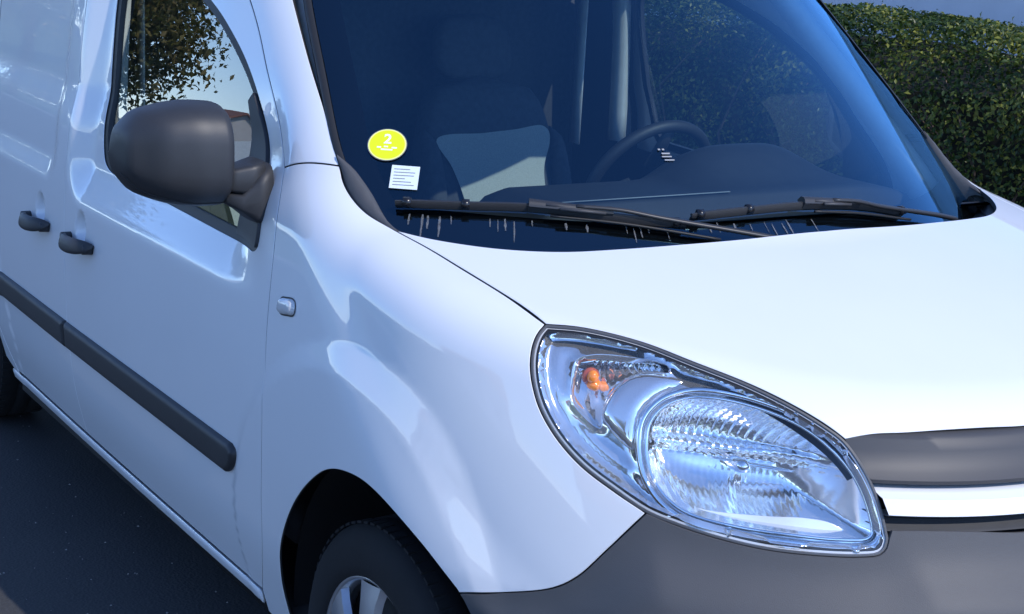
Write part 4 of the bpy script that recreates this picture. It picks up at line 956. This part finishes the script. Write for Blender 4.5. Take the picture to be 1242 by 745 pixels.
for k in range(90):
    x=random.uniform(-6,6); b=Bag(); z0=random.uniform(.3,.7); y=HY0-3.5+random.uniform(.02,.12)
    b.tube([(x,y+.1,z0-.3),(x+random.uniform(-.1,.1),y,z0),(x+random.uniform(-.2,.2),y-.02,z0+.25),(x+random.uniform(-.25,.25),y+.02,z0+.5)],[.009,.007,.005,.003],5); b.build('branch',bark,hedge)
# wall beyond the hedge
wallm=mat('painted_render',(.62,.63,.65),.9,noise=.06,nscale=3,bump=.3,bscale=120,bdist=.003)
b=Bag(); b.box((-6,7.6,1.45),(30,.25,2.9)); b.box((-6,7.6,2.94),(30.1,.36,.08)); wl_=b.build('boundary_wall',wallm,smooth=False); tag(wl_,'plain grey rendered wall behind the clipped hedge','wall')
# trees, lawn and houses across the street: they show in the paint and the side window
def tree(name,x,y,h,rad,label,n=9000,lean=.0):
    t=empty(name,None,(x,y,0)); tag(t,label,'tree'); b=Bag()
    b.tube([(0,0,-.1),(.05,0,h*.2),(.12,.05,h*.42),(.1,.1,h*.62)],[.19,.15,.12,.08],10)
    cl=[]
    for k in range(26):
        a=random.uniform(0,6.28); r=rad*random.uniform(.35,1)*(.55+.45*random.random()); zc=h*random.uniform(.26,.98); r*=math.sqrt(max(.08,1-((zc/h-.6)/.48)**2)); c=np.array([r*math.cos(a),r*math.sin(a),zc]); cl.append(c)
        z0=h*random.uniform(.2,.5); b.tube([(.1,.05,z0),tuple(np.array([.1,.05,z0])*.5+c*.5+np.array([0,0,.15])),tuple(c)],[.055,.035,.012],6)
    b.build('trunk',bark,t)
    P=[];per=n//len(cl)
    for c in cl: P.append(c+rng.normal(0,1,(per,3))*np.array([.30,.30,.24])*rad*.55)
    P=np.vstack(P); leaves('crown',P,rng.normal(size=P.shape)+np.array([0,0,.6]),.11,leaf_t,t); return t
tree('street_tree',-21.9,-8.0,5.0,2.2,'leafy tree with a low spreading crown on the lawn',42000)
tree('street_tree',-29.5,-8.6,4.6,2.4,'broad leafy tree behind the first one along the lawn',14000)
tree('street_tree',5.2,-11.5,5.2,2.3,'taller leafy tree added out of view to darken the headlight reflections',14000)  # unseen tree, added as a dark reflection for the headlight chrome
tree('street_tree',11.5,-8.5,4.6,2.0,'short bushy tree added out of view for contrast in the headlight',10000)  # likewise added unseen, for dark shapes in the chrome
lawnm=mat('lawn',(.075,.105,.030),.95,noise=.35,nscale=6,bump=.8,bscale=60,bdist=.03)
b=Bag(); b.add([(-140,-60,.006),(60,-60,.006),(60,-6.4,.006),(-140,-6.4,.006)],[[0,1,2,3]]); lo=b.build('lawn',lawnm,smooth=False); lo['kind']='structure'
kerbm=mat('kerb_concrete',(.38,.37,.35),.85,noise=.15,nscale=8)
b=Bag(); b.box((-10,-6.33,.05),(100,.14,.14)); ko=b.build('kerb',kerbm,bevel=.015); ko['kind']='structure'
wh=mat('white_house_render',(.70,.69,.66),.9,noise=.05,nscale=2); tile=mat('terracotta_tiles',(.38,.16,.09),.85,noise=.25,nscale=9,bump=.5,bscale=12,bdist=.03); shut=mat('grey_shutter',(.22,.25,.30),.6); pane=mat('dark_pane',(.03,.04,.05),.1)
def house(x,y,w,d,h,rot,label):
    t=empty('house',None,(x,y,0)); t.rotation_euler=(0,0,rot); tag(t,label,'house')
    b=Bag(); b.box((0,0,h/2),(w,d,h)); b.add([(-w/2,-d/2,h),(-w/2,d/2,h),(-w/2,0,h+d*.27)],[[0,1,2]]); b.add([(w/2,-d/2,h),(w/2,d/2,h),(w/2,0,h+d*.27)],[[0,2,1]]); b.build('wall',wh,t,smooth=False)
    b=Bag(); e=.4; rz=h+d*.27+.06
    for s in (-1,1): b.add([(-w/2-e,s*(d/2+e),h-.12),(w/2+e,s*(d/2+e),h-.12),(w/2+e,0,rz),(-w/2-e,0,rz),(-w/2-e,s*(d/2+e),h-.0),(w/2+e,s*(d/2+e),h-.0),(w/2+e,0,rz+.12),(-w/2-e,0,rz+.12)],[[0,1,2,3],[4,5,6,7],[0,1,5,4],[0,3,7,4],[1,2,6,5]])
    b.build('roof',tile,t,smooth=False)
    for k in range(int(w//2.6)):
        xx=-w/2+1.5+2.6*k
        b=Bag(); b.box((xx,d/2+.01,1.5),(1.1,.08,1.2)); wd=b.build('window',shut,t,smooth=False); b=Bag(); b.box((xx,d/2+.055,1.5),(.9,.03,1.0)); b.build('pane',pane,wd,smooth=False)
house(-118,-57,12,7,2.3,.3,'white bungalow with terracotta roof beyond the lawn trees')
house(-6,-44,11,8,3.0,-.05,'white house with grey shuttered windows across the lawn')
house(14,-46,12,8,3.2,.1,'long white house opposite the front of the van')

# loose grit on the road
gb=Bag()
for k in range(900):
    x=random.uniform(-4,1.5); y=random.uniform(-2.6,-.7); r=random.choice([.0015,.002,.003,.004]); a=random.uniform(0,6.28); h=r*.8
    pts=[(x+r*math.cos(a+i*2.09)*random.uniform(.7,1.2),y+r*math.sin(a+i*2.09)*random.uniform(.7,1.2),.0) for i in range(3)]+[(x,y,h)]
    gb.add(pts,[[0,1,3],[1,2,3],[2,0,3]])
gm=mat('grit_stone',(.30,.29,.27),.9,noise=.4,nscale=40)
gr=gb.build('road_grit',gm,smooth=False); gr['kind']='stuff'; tag(gr,'pale loose grit scattered on the dark asphalt','grit')
